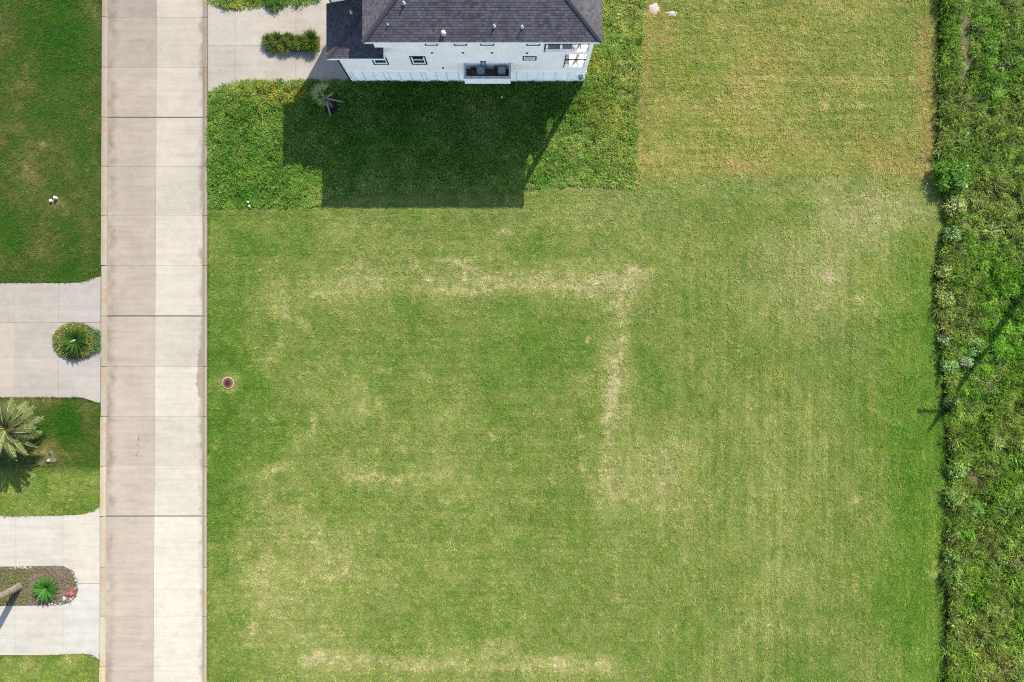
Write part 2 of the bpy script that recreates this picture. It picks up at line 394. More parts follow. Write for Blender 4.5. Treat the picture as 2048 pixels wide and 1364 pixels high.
SPOTS = [(616, 744, 4, 1.5), (576, 596, 7, .8), (1215, 838, 6, 1.6), (1165, 874, 5, 1.5), (979, 874, 4, 1.2), (1176, 681, 5, 1.2), (1184, 668, 5, .9), (1180, 752, 6, .8), (1025, 672, 5, .8), (955, 538, 5, 1.2), (1250, 540, 5, .8),
         (556, 937, 6, 1.1), (1010, 466, 8, .7), (940, 520, 6, .9), (890, 1010, 6, .6), (1055, 1230, 5, .7), (1200, 1270, 5, .7), (456, 766, 17, 1.2), (1660, 555, 9, .9), (1716, 596, 8, .7), (1640, 720, 8, .5), (1655, 205, 9, .9), (430, 900, 10, .2)]
BLOBS = [  # broad dry (+) and lush (-) areas: cx cy rx ry amount
    (1575, 160, 330, 190, .30), (1500, 330, 260, 60, .18), (1700, 480, 160, 110, .38), (1560, 560, 140, 90, .30), (1640, 620, 80, 60, .22), (1400, 470, 100, 60, .12), (1345, 1000, 120, 150, .20),
    (1560, 960, 100, 160, .18), (1500, 1260, 80, 80, .22), (1740, 1320, 80, 60, .25), (1620, 1180, 120, 60, .15), (650, 1100, 150, 130, .20), (800, 1150, 220, 120, .12), (900, 1010, 130, 60, .15), (560, 1190, 120, 100, .18),
    (1160, 430, 180, 60, .16), (850, 460, 200, 50, .14), (700, 590, 120, 40, .25), (1000, 575, 240, 40, .22), (1170, 570, 110, 40, .2), (1160, 960, 130, 50, .1), (820, 850, 250, 60, .10), (1230, 1060, 60, 100, .25), (1330, 860, 60, 60, .15),
    (620, 1320, 120, 50, .25), (900, 1335, 320, 30, .2), (1150, 1330, 120, 30, .2), (445, 640, 55, 320, -.36), (450, 1050, 45, 340, -.26), (500, 800, 70, 120, -.15), (1440, 420, 100, 50, -.22), (1500, 700, 160, 60, -.05), (1820, 560, 50, 160, -.22), (1830, 780, 60, 180, -.3),
    (1830, 980, 55, 120, -.28), (1780, 1220, 70, 70, -.5), (1320, 1240, 90, 90, -.22), (1450, 1150, 80, 110, -.15), (1560, 1330, 100, 50, -.3), (900, 700, 260, 80, -.14), (1120, 720, 100, 100, -.12), (1020, 1050, 120, 70, -.15), (960, 1240, 120, 50, -.22),
    (1190, 1020, 60, 40, -.05), (560, 470, 130, 60, -.08), (1300, 620, 30, 160, -.16), (1320, 760, 60, 120, -.12), (1590, 780, 120, 80, -.06), (1880, 1340, 30, 60, -.2), (500, 800, 60, 150, -.06), (1750, 370, 80, 25, -.1)]
PAL_D = np.array([-0.8, -0.4, 0.0, 0.35, 0.7, 1.05, 1.5])
PAL_C = lina([(78, 118, 32), (100, 134, 48), (125, 147, 70), (147, 160, 88), (168, 173, 110), (188, 186, 134), (200, 192, 150)])
LEFT_C = lina([(40, 90, 10), (54, 96, 16), (72, 97, 34), (94, 108, 50), (128, 128, 74), (152, 144, 94), (172, 152, 112)])
def pal(d, P=PAL_C): return np.stack([np.interp(d, PAL_D, P[:, i]) for i in range(3)], -1)

def dryness(px, py):
    n1 = fbm(px, py, 170, seed=1); n2 = fbm(px, py, 55, seed=5); n3 = fbm(px, py, 15, seed=9, octv=3); n4 = fbm(px, py, 9, 26, seed=13, octv=2)
    vert = sstep(px, 1230, 1420) * sstep(py, 400, 520); up_ = sstep(352 - py, -10, 10) * (px > 1270)
    sh = fbm(px, py, 130, 3.2, seed=201, octv=3); sv = fbm(px, py, 3.2, 130, seed=205, octv=3)
    d = -0.02 + 0.45 * (n1 - .5) + 0.60 * (n2 - .5) + 0.65 * (n3 - .5) + 0.2 * (n4 - .5) + (sv - .5) * .7 * vert + (sh - .5) * (.5 + .5 * up_) * (1 - vert) + .08 * up_
    for cx, cy, rx, ry, a in BLOBS:
        d = d + .8 * a * np.exp(-(((px - cx) / rx) ** 2 + ((py - cy) / ry) ** 2))
    wx = px + 14 * (fbm(px, py, 22, seed=21) - .5) * 2; wy = py + 14 * (fbm(px, py, 22, seed=25) - .5) * 2
    brk = .5 * sstep(fbm(px, py, 15, seed=33, octv=3), .32, .58) + .5 * sstep(fbm(px, py, 5, 3.5, seed=35, octv=2), .35, .6)
    s = np.zeros_like(px)
    for x0, y0, x1, y1, w, a in SEGS:
        q = segd(wx, wy, x0, y0, x1, y1); s = np.maximum(s, a * np.exp(-(q / (w * 1.2)) ** 2) * (0.25 + 0.85 * brk))
    for x, y, r, a in SPOTS:
        q = np.hypot(wx - x, wy - y); s = np.maximum(s, a * np.exp(-(q / r) ** 2))
    # mower passes
    st = np.sin(py / 26.0 * 2 * np.pi + 2 * fbm(px, py, 300, 40, seed=41)) * sstep(360 - py, -60, 60) * .04
    st = st + np.sin(px / 30.0 * 2 * np.pi + 2 * fbm(px, py, 40, 300, seed=43)) * sstep(px, 1250, 1400) * sstep(py, 420, 560) * .05
    st = st + np.sin(py / 34.0 * 2 * np.pi) * sstep(py, 400, 460) * sstep(1250 - px, 0, 80) * .03
    return d + s + st, s

def field_brown(px, py):
    """reddish dead stalks in the upper mown field"""
    m = np.zeros_like(px)
    for x0, y0, x1, y1, w, a in [(1848, 40, 1846, 330, 14, .6), (1862, 200, 1858, 345, 14, .6), (1845, 340, 1760, 330, 22, .5), (1855, 345, 1835, 348, 10, .9), (1288, 60, 1284, 250, 16, .55), (1280, 280, 1274, 372, 12, .5), (1300, 30, 1330, 90, 26, .5),
                                 (1440, 330, 1540, 345, 16, .4), (1480, 150, 1560, 120, 30, .35), (1580, 140, 1582, 142, 10, .4), (1470, 190, 1500, 240, 20, .3), (1500, 260, 1640, 290, 16, .3), (1730, 280, 1830, 320, 26, .4), (1320, 200, 1340, 200, 30, .25)]:
        m = np.maximum(m, a * np.exp(-(segd(px, py, x0, y0, x1, y1) / w) ** 2))
    return m * (0.3 + 1.0 * sstep(fbm(px, py, 12, 7, seed=51, octv=3), .3, .65))

def lawn_col(px, py):
    """target sunlit colour (linear) of mown ground at picture positions, and how bare it is"""
    d, s = dryness(px, py)
    c = pal(d)
    up = sstep(352 - py, -12, 12) * sstep(px, 1268, 1276)
    c = c * (1 + up[:, None] * np.array([0.05, -0.02, -0.2]))
    yel = sstep(fbm(px, py, 60, seed=61), .55, .75) * .5 * sstep(px, 1200, 1400)
    c = c * (1 + yel[:, None] * np.array([0.08, 0.02, -0.18]))
    viv = sstep(px + 60 * (fbm(px, py, 50, seed=311) - .5), 1690, 1870) * sstep(py, 400, 600)
    c = c * (1 + viv[:, None] * np.array([-0.2, 0.0, -0.42]))
    b = field_brown(px, py); c = c * (1 - b[:, None]) + lina((170, 150, 90)) * b[:, None] * np.ones(3)
    # left lawns: darker, cooler, blotchy
    left = (px < 206)
    if left.any():
        x, y = px[left], py[left]
        n1 = fbm(x, y, 75, seed=71); n2 = fbm(x, y, 28, seed=75); n3 = fbm(x, y, 9, seed=79, octv=3)
        dl = -0.06 + .75 * (n1 - .5) + .9 * (n2 - .5) + .7 * (n3 - .5)
        for cx, cy, rx, ry, a in [(130, 100, 50, 160, -.35), (20, 260, 60, 160, .18), (95, 300, 60, 60, .15), (150, 540, 60, 40, -.4), (30, 480, 30, 40, -.3), (70, 510, 50, 40, .3), (40, 420, 60, 40, -.2), (135, 850, 25, 50, -1.0), (80, 850, 40, 30, -.3), (60, 800, 60, 15, .5), (175, 840, 22, 40, .3),
                                  (110, 910, 60, 22, .6), (90, 970, 120, 60, .15), (135, 985, 14, 12, .4), (175, 950, 30, 20, -.1), (100, 1340, 120, 40, .25), (185, 20, 25, 30, .3), (105, 800, 20, 12, .5)]:
            dl = dl + a * np.exp(-(((x - cx) / rx) ** 2 + ((y - cy) / ry) ** 2))
        for sx, sy, r, a in [(85, 290, 5, .8), (108, 297, 3, .8), (25, 140, 8, .5), (38, 210, 7, .4), (175, 340, 3, .9), (108, 404, 14, .4), (65, 345, 8, .4)]:
            dl = dl + a * np.exp(-(np.hypot(x - sx, y - sy) / r) ** 2)
        low = sstep(y, 930, 950)
        dl = dl + low * (.08 * np.sin(y / 13.0 * 2 * np.pi + x / 60.0))
        cl = pal(dl, LEFT_C) * np.array([1.14, 1.05, 1.12]); cm = pal(dl + .05) * np.array([.90, .95, .78])
        c[left] = cl * (1 - low[:, None]) + cm * low[:, None]
    return c * np.array([1.12, 1.05, 1.06]), np.clip(s - .8, 0, 1)

def weed_col(px, py):
    n1 = fbm(px, py, 80, seed=81); n2 = fbm(px, py, 24, seed=85, octv=3)
    d = (n1 - .5) * 1.2 + (n2 - .5) * .9
    P = lina([(66, 122, 26), (84, 134, 38), (110, 148, 56), (136, 162, 74), (158, 174, 92), (176, 176, 86), (190, 176, 80)])
    right = sstep(px, 1090, 1200)
    c = pal(d + .34 * right - .12 * np.exp(-((px - 850) / 230) ** 2 - ((py - 220) / 70) ** 2), P)  # darker green by the house: lusher weeds, and its shadow deepened in colour
    y = np.zeros_like(px)
    for cx, cy, rx, ry, a in [(560, 185, 55, 22, .6), (520, 175, 40, 12, .35), (1195, 130, 16, 24, .4), (1245, 215, 14, 12, .3), (1265, 60, 12, 30, .25), (1268, 220, 10, 20, .25), (470, 10, 30, 12, .5), (1210, 230, 40, 40, .25)]:
        y = np.maximum(y, a * np.exp(-(((px - cx) / rx) ** 2 + ((py - cy) / ry) ** 2)))
    y = y * (.35 + sstep(fbm(px, py, 10, seed=91, octv=2), .35, .6))
    y = np.clip(y, 0, 1)
    return c * (1 - y[:, None]) + lina((180, 170, 60)) * y[:, None]

def wild_col(px, py):
    n1 = fbm(px, py, 60, seed=101); n2 = fbm(px, py, 20, seed=105, octv=3); n3 = fbm(px, py, 110, seed=109)
    d = (n1 - .5) * 1.2 + (n2 - .5) * 1.0
    for cx, cy, rx, ry, a in [(1895, 50, 30, 80, -.5), (1975, 30, 35, 30, -.7), (1980, 120, 40, 60, -.4), (1985, 165, 35, 25, -.7), (1975, 195, 25, 15, -.7), (1985, 250, 60, 60, -.1), (2020, 230, 40, 60, .3), (1890, 350, 30, 30, -.6), (2000, 560, 50, 70, -.6), (1985, 660, 60, 60, -.6),
                              (1960, 790, 40, 40, -.7), (2010, 720, 50, 60, -.5), (2000, 400, 60, 60, .15), (2010, 950, 40, 60, -.3), (1990, 1000, 40, 40, -.3), (1950, 1190, 25, 20, -.7), (1990, 1300, 70, 60, .15), (2030, 1120, 20, 30, .6), (2000, 850, 50, 40, .2), (1950, 520, 40, 60, .1)]:
        d = d + a * np.exp(-(((px - cx) / rx) ** 2 + ((py - cy) / ry) ** 2))
    P = lina([(94, 150, 34), (102, 146, 42), (110, 142, 54), (124, 146, 68), (144, 158, 90), (156, 156, 104), (168, 152, 116)])
    c = pal(d, P)
    pale = sstep(fbm(px, py, 20, seed=113, octv=3), .62, .70) * .6
    return c * (1 - pale[:, None]) + lina((146, 168, 104)) * pale[:, None]
def wild_bare(px, py):
    m = np.zeros_like(px)
    for x0, y0, x1, y1, w, a in [(1938, 0, 1930, 60, 15, .9), (1925, 60, 1930, 150, 16, .9), (1932, 190, 1935, 215, 13, .9), (1994, 138, 1996, 140, 13, .9), (2010, 10, 2015, 12, 12, .6), (1920, 450, 1940, 446, 9, 1), (1936, 520, 1938, 522, 8, .7), (1938, 940, 1948, 960, 11, .9), (1945, 980, 1942, 1000, 9, .6),
                                 (1920, 1190, 1925, 1200, 12, .9), (2042, 1120, 2046, 1125, 9, .9), (1915, 1040, 1950, 1080, 9, .7), (2040, 640, 2046, 660, 8, .7), (2040, 940, 2048, 945, 7, .9), (1890, 1070, 1892, 1085, 6, .8), (2020, 1040, 2026, 1042, 9, .6)]:
        m = np.maximum(m, a * np.exp(-(segd(px, py, x0, y0, x1, y1) / w) ** 2))
    return np.clip(m * (.5 + 1.0 * fbm(px, py, 9, seed=121, octv=2)), 0, 1)

# regions in picture pixels (ground plan)
HX0, HX1, HY0, HY1 = 703.3, 1167.0, -120.0, 163.6     # house footprint, plan pixels
def in_house(px, py, m=0): return (px > HX0 - m) & (px < HX1 + m) & (py < HY1 + m) & (py > HY0 - m)
def drive_a_top(px): return np.interp(px, [0, 165, 185, 200], [566, 565, 558, 553])
def drive_a_bot(px): return np.interp(px, [0, 160, 180, 195], [795, 795, 801, 806])
def drive_b_top(px): return np.interp(px, [0, 165, 190, 200], [1033, 1028, 1022, 1012])
def drive_b_bot(px): return np.interp(px, [0, 165, 188, 198], [1313, 1307, 1309, 1320])
def hard(px, py):
    """concrete of any kind"""
    road = (px > xl(py) - 0.5) & (px < xr(py) + 0.5)
    a = (px < xl(py) + 2) & (py > drive_a_top(px)) & (py < drive_a_bot(px))
    b = (px < xl(py) + 2) & (py > drive_b_top(px)) & (py < drive_b_bot(px))
    nb = 163 + 22 * sstep(-(px - 470.), 0, 50) + 6 * np.sin(px / 17.0) * 0
    nt = np.interp(px, [415, 430, 470, 500, 535, 545, 552, 562, 575, 600, 612, 640, 650], [4, 14, 19, 18, 13, 20, 29, 20, 10, 14, 8, 2, -60])
    c = (px > xr(py) - 1) & (px < HX0 + 2) & (py < nb) & (py > nt)
    return road | a | b | c
def in_weed(px, py):
    a = (px > xr(py)) & (px < wr(py) + 7 * (fbm(px, py, 12, seed=305, octv=3) - .5)) & (py > 150) & (py < wb(px) + 9 * (fbm(px, py, 16, seed=301, octv=3) - .5))
    b = (px > HX1 - 2) & (px < wr(py) + 7 * (fbm(px, py, 12, seed=305, octv=3) - .5)) & (py <= 150)
    c = (px > xr(py)) & (px < 660) & (py < 40)
    return (a | b | c)

# ------------------------------------------------------------------ ground
def ground():
    step = 5.0
    xs = np.concatenate([[-40000, -8000, -2000, -600], np.arange(-140, 2260, step), [2700, 4000, 10000, 42000]])
    ys = np.concatenate([[-40000, -8000, -2000, -600], np.arange(-160, 1530, step), [1900, 3500, 9000, 42000]])
    X, Y = np.meshgrid(xs, ys); px = X.ravel(); py = Y.ravel()
    col = np.zeros((px.size, 3))
    cl, bare = lawn_col(px, py); col[:] = cl * .8
    b = field_brown(px, py)
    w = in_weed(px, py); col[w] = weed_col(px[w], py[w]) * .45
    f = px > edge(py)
    col[f] = wild_col(px[f], py[f]) * .17  # ground darkened to paint the shade in gaps between the plants
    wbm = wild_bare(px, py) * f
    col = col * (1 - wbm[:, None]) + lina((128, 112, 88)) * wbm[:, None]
    far = np.maximum(np.maximum(-px, px - 2048), np.maximum(-py, py - 1364)) > 130
    col[far] = lina((100, 128, 58)) * .8
    z = (fbm(px, py, 60, seed=131) - .5) * 0.04 - 0.02
    z[far] = -0.02
    h = hard(px, py); z[h] = -0.04
    v = np.stack([(px - CX) / S, (CY - py) / S, z], -1)
    nx, ny = len(xs), len(ys)
    idx = np.arange(nx * ny).reshape(ny, nx)
    f4 = np.stack([idx[1:, :-1], idx[1:, 1:], idx[:-1, 1:], idx[:-1, :-1]], -1).reshape(-1, 4)
    me = bpy.data.meshes.new('ground'); me.vertices.add(len(v)); me.vertices.foreach_set('co', v.astype(np.float32).ravel())
    me.loops.add(f4.size); me.loops.foreach_set('vertex_index', f4.astype(np.int32).ravel())
    me.polygons.add(len(f4)); me.polygons.foreach_set('loop_start', np.arange(0, f4.size, 4, dtype=np.int32))
    me.update(calc_edges=True)
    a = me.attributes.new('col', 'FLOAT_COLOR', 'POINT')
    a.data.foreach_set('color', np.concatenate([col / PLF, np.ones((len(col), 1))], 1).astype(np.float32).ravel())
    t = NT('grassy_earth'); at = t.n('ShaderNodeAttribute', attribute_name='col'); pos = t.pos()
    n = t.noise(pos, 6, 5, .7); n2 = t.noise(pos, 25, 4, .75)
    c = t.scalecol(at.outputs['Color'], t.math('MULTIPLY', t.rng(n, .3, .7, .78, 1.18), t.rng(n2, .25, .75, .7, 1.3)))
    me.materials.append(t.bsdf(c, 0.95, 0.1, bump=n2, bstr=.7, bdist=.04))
    o = bpy.data.objects.new('ground', me); COL.objects.link(o)
    tag(o, 'flat green earth of the lots and the field', 'ground', kind='structure')
ground()

# ------------------------------------------------------------------ road, kerbs, driveways
JY = [-365, -265, -165, -65, 35, 135, 235, 333, 432, 531, 632, 733, 833, 932, 1032, 1134, 1232, 1333, 1433, 1533, 1633]
WIDE = {235, 632, 1032, -165, 1433}
def poly(pts): return [(gx(a), gy(b)) for a, b in pts]
def cw(pts):
    """counter-clockwise seen from above"""
    A = sum(p[0] * q[1] - q[0] * p[1] for p, q in zip(pts, pts[1:] + pts[:1]))
    return pts if A > 0 else pts[::-1]
road = MB().prism(cw(poly([(xl(-400) + 1, -400), (xr(-400) - 1, -400), (xr(1680) - 1, 1680), (xl(1680) + 1, 1680)])), -0.12, 0.005).build('road', M['joint'])
tag(road, 'two lane pale concrete street of large slabs', 'road', kind='structure')
for y in WIDE:
    MB().prism(cw(poly([(xl(y) + 2, y - .8), (xr(y) - 2, y - .8), (xr(y) - 2, y + .8), (xl(y) + 2, y + .8)])), -0.02, 0.02).build('joint_seal', M['seal'], road)
KL, KR = 11.5, 9.5      # kerb widths, pixels
r = random.Random(3)
for i in range(len(JY) - 1):
    y0, y1 = JY[i], JY[i + 1]
    g0 = 1.1 if y0 in WIDE else 0.11; g1 = 1.1 if y1 in WIDE else 0.11
    for lane in (0, 1):
        a = (lambda y: xl(y) + KL + .3) if lane == 0 else (lambda y: xm(y) + .25)
        b = (lambda y: xm(y) - .25) if lane == 0 else (lambda y: xr(y) - KR - .3)
        pts = cw(poly([(a(y0), y0 + g0), (b(y0), y0 + g0), (b(y1), y1 - g1), (a(y1), y1 - g1)]))
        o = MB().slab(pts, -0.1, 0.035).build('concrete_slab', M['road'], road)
        u = max(0, min(1, (i - 3) / 13.0))         # sunlit brightening towards the view's bottom, painted into the slab colours
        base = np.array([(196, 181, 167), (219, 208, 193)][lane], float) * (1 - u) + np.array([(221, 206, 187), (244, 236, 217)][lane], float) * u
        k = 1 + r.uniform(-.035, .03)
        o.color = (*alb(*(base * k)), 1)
def kerb(side):
    root = MB()
    f = xl if side == 0 else xr; w = KL if side == 0 else -KR
    ps = cw(poly([(f(-400), -400), (f(-400) + w, -400), (f(1680) + w, 1680), (f(1680), 1680)]))
    k = root.prism(ps, -0.12, 0.0).build('kerb', M['joint'])
    tag(k, ['low concrete kerb beside the left lawns with ochre stains', 'low concrete kerb beside the mown lot'][side], 'kerb', kind='structure')
    rr = random.Random(11 + side)
    for i in range(len(JY) - 1):
        y0, y1 = JY[i] + .5, JY[i + 1] - .5
        ym = (y0 + y1) / 2
        low = (side == 0 and (545 < ym < 815 or 1010 < ym < 1325)) or (side == 1 and ym < 185)
        h = 0.055 if low else 0.12
        mb = MB(); prof = [(0, 0), (0, h), (.35, h), (.62, h * .75), (.82, .045), (1.0, .037), (1, 0)]
        A = [(gx(f(y0) + w * t), gy(y0), z - (.05 if z == 0 else 0)) for t, z in prof]; B = [(gx(f(y1) + w * t), gy(y1), z - (.05 if z == 0 else 0)) for t, z in prof]
        for j in range(len(prof) - 1): mb.quad(A[j], A[j + 1], B[j + 1], B[j])
        n = len(mb.v); mb.v += A + B; mb.f += [tuple(range(n, n + 7)), tuple(range(n + 13, n + 6, -1))]
        o = mb.build('kerb_segment', M['kerb'], k)
        u = max(0, min(1, (i - 3) / 13.0))  # the same brightening painted into the kerb colours
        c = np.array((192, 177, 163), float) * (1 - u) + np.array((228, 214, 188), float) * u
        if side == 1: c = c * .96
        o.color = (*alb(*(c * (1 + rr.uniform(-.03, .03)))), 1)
kerb(0); kerb(1)

def drive(name, label, base_pts, slabs):
    b = MB().prism(cw(poly(base_pts)), -0.1, 0.004).build(name, M['joint'])
    tag(b, label, 'driveway', kind='structure')
    for pts, c in slabs:
        o = MB().slab(cw(poly(pts)), -0.08, 0.032, 0.004).build('concrete_slab', M['concrete'], b); o.color = (*alb(*c), 1)
    return b
def rect(x0, y0, x1, y1, g=.16): return [(x0 + g, y0 + g), (x1 - g, y0 + g), (x1 - g, y1 - g), (x0 + g, y1 - g)]
ga = (207, 198, 186)
sl = []
for x0, x1 in ((-230, -142), (-142, -56), (-56, 30), (30, 117)):
    for y0, y1 in ((566, 645), (645, 714), (714, 795)):
        c = ga if x0 >= 30 or y0 < 600 else (219, 207, 188)
        k = r.uniform(.975, 1.02); sl.append((rect(x0, y0, x1, y1), tuple(q * k for q in c)))
sl.append(([(117.4, 566), (160, 565.5), (172, 562), (185, 556), (201.6, 553), (201.2, 644.6), (117.4, 644.6)], (208, 200, 190)))
sl.append((rect(117, 645, 201.8, 714), (206, 196, 185)))
sl.append(([(117.4, 714.4), (201.2, 714.4), (200.8, 806), (192, 804), (175, 798), (163, 795), (117.4, 795)], (213, 204, 194)))
drive('driveway', 'greyish concrete driveway with a round planted island', [(-230, 566), (160, 566), (201.5, 553.5), (201, 805), (160, 795), (-230, 795)], sl)
gb = (236, 229, 215); sl = []
for x0, x1 in ((-230, -146), (-146, -60), (-60, 31), (31, 126)):
    sl.append((rect(x0, 1032, x1, 1133), gb)); sl.append((rect(x0, 1209, x1, 1310), gb))
sl.append(([(126.4, 1031), (165, 1029), (190, 1022), (200, 1013), (199.6, 1166.6), (126.4, 1166.6)], (240, 232, 214)))
sl.append(([(126.4, 1167.4), (199.6, 1167.4), (199, 1320), (188, 1310), (165, 1307), (126.4, 1309)], (236, 231, 219)))
drive('driveway', 'clean cream concrete driveway split by a long planting bed', [(-230, 1032), (165, 1029.5), (200, 1014), (199.5, 1319), (165, 1307.5), (-230, 1310)], sl)
gc = (213, 203, 190); sl = []
for x0, x1 in ((416.2, 471), (471, 592), (592, 703)):
    for y0, y1 in ((-240, -120), (-120, -20), (-20, 92), (92, 184 if x0 < 420 else 172)):
        k = r.uniform(.98, 1.015); sl.append((rect(x0, y0, x1, y1), tuple(q * k for q in gc)))
drive('driveway', 'pale concrete driveway in front of the white house', [(416, -240), (703, -240), (703, 172), (471, 172), (416, 184)], sl)

# ------------------------------------------------------------------ plants by the thousand: point meshes with instanced clumps
def proto_collection(name, meshes):
    c = bpy.data.collections.new(name)
    for i, me in enumerate(meshes):
        c.objects.link(bpy.data.objects.new('%s_%02d' % (name, i), me))
    nt = bpy.data.node_groups.new('scatter_' + name, 'GeometryNodeTree')
    nt.interface.new_socket('Geometry', in_out='INPUT', socket_type='NodeSocketGeometry'); nt.interface.new_socket('Geometry', in_out='OUTPUT', socket_type='NodeSocketGeometry')
    gi = nt.nodes.new('NodeGroupInput'); go = nt.nodes.new('NodeGroupOutput'); ip = nt.nodes.new('GeometryNodeInstanceOnPoints')
    ci = nt.nodes.new('GeometryNodeCollectionInfo'); ci.inputs[0].default_value = c; ci.inputs['Separate Children'].default_value = True; ci.inputs['Reset Children'].default_value = True
    def na(n, typ):
        q = nt.nodes.new('GeometryNodeInputNamedAttribute'); q.data_type = typ; q.inputs[0].default_value = n; return q.outputs[0]
    L = nt.links.new
    L(gi.outputs[0], ip.inputs['Points']); L(ci.outputs[0], ip.inputs['Instance']); ip.inputs['Pick Instance'].default_value = True
    L(na('pid', 'INT'), ip.inputs['Instance Index']); L(na('rot', 'FLOAT_VECTOR'), ip.inputs['Rotation']); L(na('scl', 'FLOAT_VECTOR'), ip.inputs['Scale'])
    L(ip.outputs[0], go.inputs[0])
    return nt, len(meshes)
def scatter(name, proto, pos, scl, col, tilt, label, cat):
    nt, k = proto; n = len(pos)
    me = bpy.data.meshes.new(name); me.vertices.add(n); me.vertices.foreach_set('co', pos.astype(np.float32).ravel())
    def at(nm, typ, key, arr):
        a = me.attributes.new(nm, typ, 'POINT'); a.data.foreach_set(key, arr.ravel())
    at('pid', 'INT', 'value', rng.integers(0, k, n).astype(np.int32))
    rot = np.stack([rng.normal(0, tilt, n), rng.normal(0, tilt, n), rng.uniform(0, 6.283, n)], -1)
    at('rot', 'FLOAT_VECTOR', 'vector', rot.astype(np.float32)); at('scl', 'FLOAT_VECTOR', 'vector', scl.astype(np.float32))
    at('col', 'FLOAT_COLOR', 'color', np.concatenate([col / PLF, np.ones((n, 1))], 1).astype(np.float32))
    o = bpy.data.objects.new(name, me); COL.objects.link(o)
    md = o.modifiers.new('scatter', 'NODES'); md.node_group = nt
    return tag(o, label, cat, kind='stuff')

def R3(a, b): return random.uniform(a, b)
def tuft(nb, rad, h0, h1, w, lean):
    mb = MB()
    for i in range(nb):
        a = R3(0, 6.283); q = rad * math.sqrt(random.random()); b = Vector((q * math.cos(a), q * math.sin(a), -0.01))
        a2 = R3(0, 6.283); d = Vector((math.cos(a2) * lean, math.sin(a2) * lean, 1)).normalized(); h = R3(h0, h1)
        s = Vector((-math.sin(a2), math.cos(a2), 0)) * w * R3(.7, 1.3)
        mid = b + d * h * .55; tip = b + d * h + Vector((math.cos(a2), math.sin(a2), -.4)) * h * lean * .5
        n = len(mb.v); mb.v += [tuple(b - s * .5), tuple(b + s * .5), tuple(mid + s * .45), tuple(mid - s * .45), tuple(tip)]
        mb.f += [(n, n + 1, n + 2, n + 3), (n + 3, n + 2, n + 4)]
    return mb
def clump(nl, rad, h, L, W, up=.5, stems=0):
    mb = MB()
    for i in range(nl):
        a = R3(0, 6.283); q = rad * random.random() ** .6; z = h * (1 - (q / rad) ** 2 * .7) * R3(.45, 1.0)
        p = Vector((q * math.cos(a), q * math.sin(a), z)); a2 = a + R3(-1.1, 1.1)
        d = Vector((math.cos(a2), math.sin(a2), R3(-.35, up))); mb.leaf(p, d, Vector((R3(-.4, .4), R3(-.4, .4), 1)), L * R3(.6, 1.25), W * R3(.7, 1.2))
    return mb
def mesh_list(fn, n, nm, mat): return [fn().mesh('%s_%d' % (nm, i), mat) for i in range(n)]
P_LAWN = proto_collection('lawn_tuft', mesh_list(lambda: tuft(11, .085, .035, .075, .020, 1.1), 8, 'lawn_tuft', M['tuft']))
P_WEED = proto_collection('weed_clump', mesh_list(lambda: clump(24, .18, .24, .135, .06), 7, 'weed_clump', M['weed']) + mesh_list(lambda: tuft(22, .12, .15, .30, .022, .8), 4, 'weed_tuft', M['weed']))
P_WILD = proto_collection('wild_clump', mesh_list(lambda: clump(40, .28, .52, .17, .07), 5, 'wild_clump', M['weed']) + mesh_list(lambda: tuft(34, .20, .35, .75, .03, .8), 3, 'wild_tuft', M['weed']) + mesh_list(lambda: clump(60, .26, .5, .11, .06), 3, 'wild_small', M['weed']))

def sample(dens, x0, x1, y0, y1):
    """jittered grid points, dens per square metre, in picture pixels"""
    st = S / math.sqrt(dens)
    X, Y = np.meshgrid(np.arange(x0, x1, st), np.arange(y0, y1, st)); n = X.size
    return X.ravel() + rng.uniform(-.5, .5, n) * st, Y.ravel() + rng.uniform(-.5, .5, n) * st
def bed_mask(px, py):
    a = np.hypot((px - 152) / 47, (py - 682) / 38) < 1
    b = (px < 160) & (py > 1130) & (py < 1212)
    return a | b
def P3(px, py, z=0.0):
    return np.stack([(px - CX) / S, (CY - py) / S, np.broadcast_to(z, px.shape)], -1)

# mown lawn
px, py = sample(64, -25, 1900, -25, 1390)
ok = ~hard(px, py) & ~in_weed(px, py) & (px < edge(py) + 2) & ~in_house(px, py, 2) & ~bed_mask(px, py) & (np.hypot(px - 456, py - 766) > 12)
ok &= ~((np.hypot((px - 1309) / 9, (py - 17) / 10) < 1) | (np.hypot((px - 1344) / 11, (py - 27) / 5) < 1))
px, py = px[ok], py[ok]
c, bare = lawn_col(px, py)
ok = rng.random(len(px)) > bare * 1.1; px, py, c = px[ok], py[ok], c[ok]
n = len(px)
c = c * (.80 + .38 * sstep(fbm(px, py, 6.5, seed=143, octv=2), .25, .75) + rng.normal(0, .13, n))[:, None].clip(.2, 2) * (1 + rng.normal(0, .05, (n, 3)))
cl_ = fbm(px, py, 6.5, seed=143, octv=2); rough = (.45 + 1.5 * sstep(cl_, .3, .75)) * (1 + .25 * sstep(380 - py, -20, 40) * (px > 1270) + .25 * fbm(px, py, 14, seed=141))
sc3 = np.stack([rng.uniform(.8, 1.3, n) * rough ** .5, rng.uniform(.8, 1.3, n) * rough ** .5, rng.uniform(.7, 1.35, n) * rough], -1)
LAWN_GAIN = 1.30
left = px < 207
for nm, q, lb in (('mown_grass', ~left, 'short mown grass with straw patches over the big vacant lot'), ('lawn_grass', left, 'dark green front lawn grass left of the street')):
    scatter(nm, P_LAWN, P3(px[q], py[q], -.01), sc3[q], np.clip(c[q] * LAWN_GAIN, 0, 2), .12, lb, 'grass')

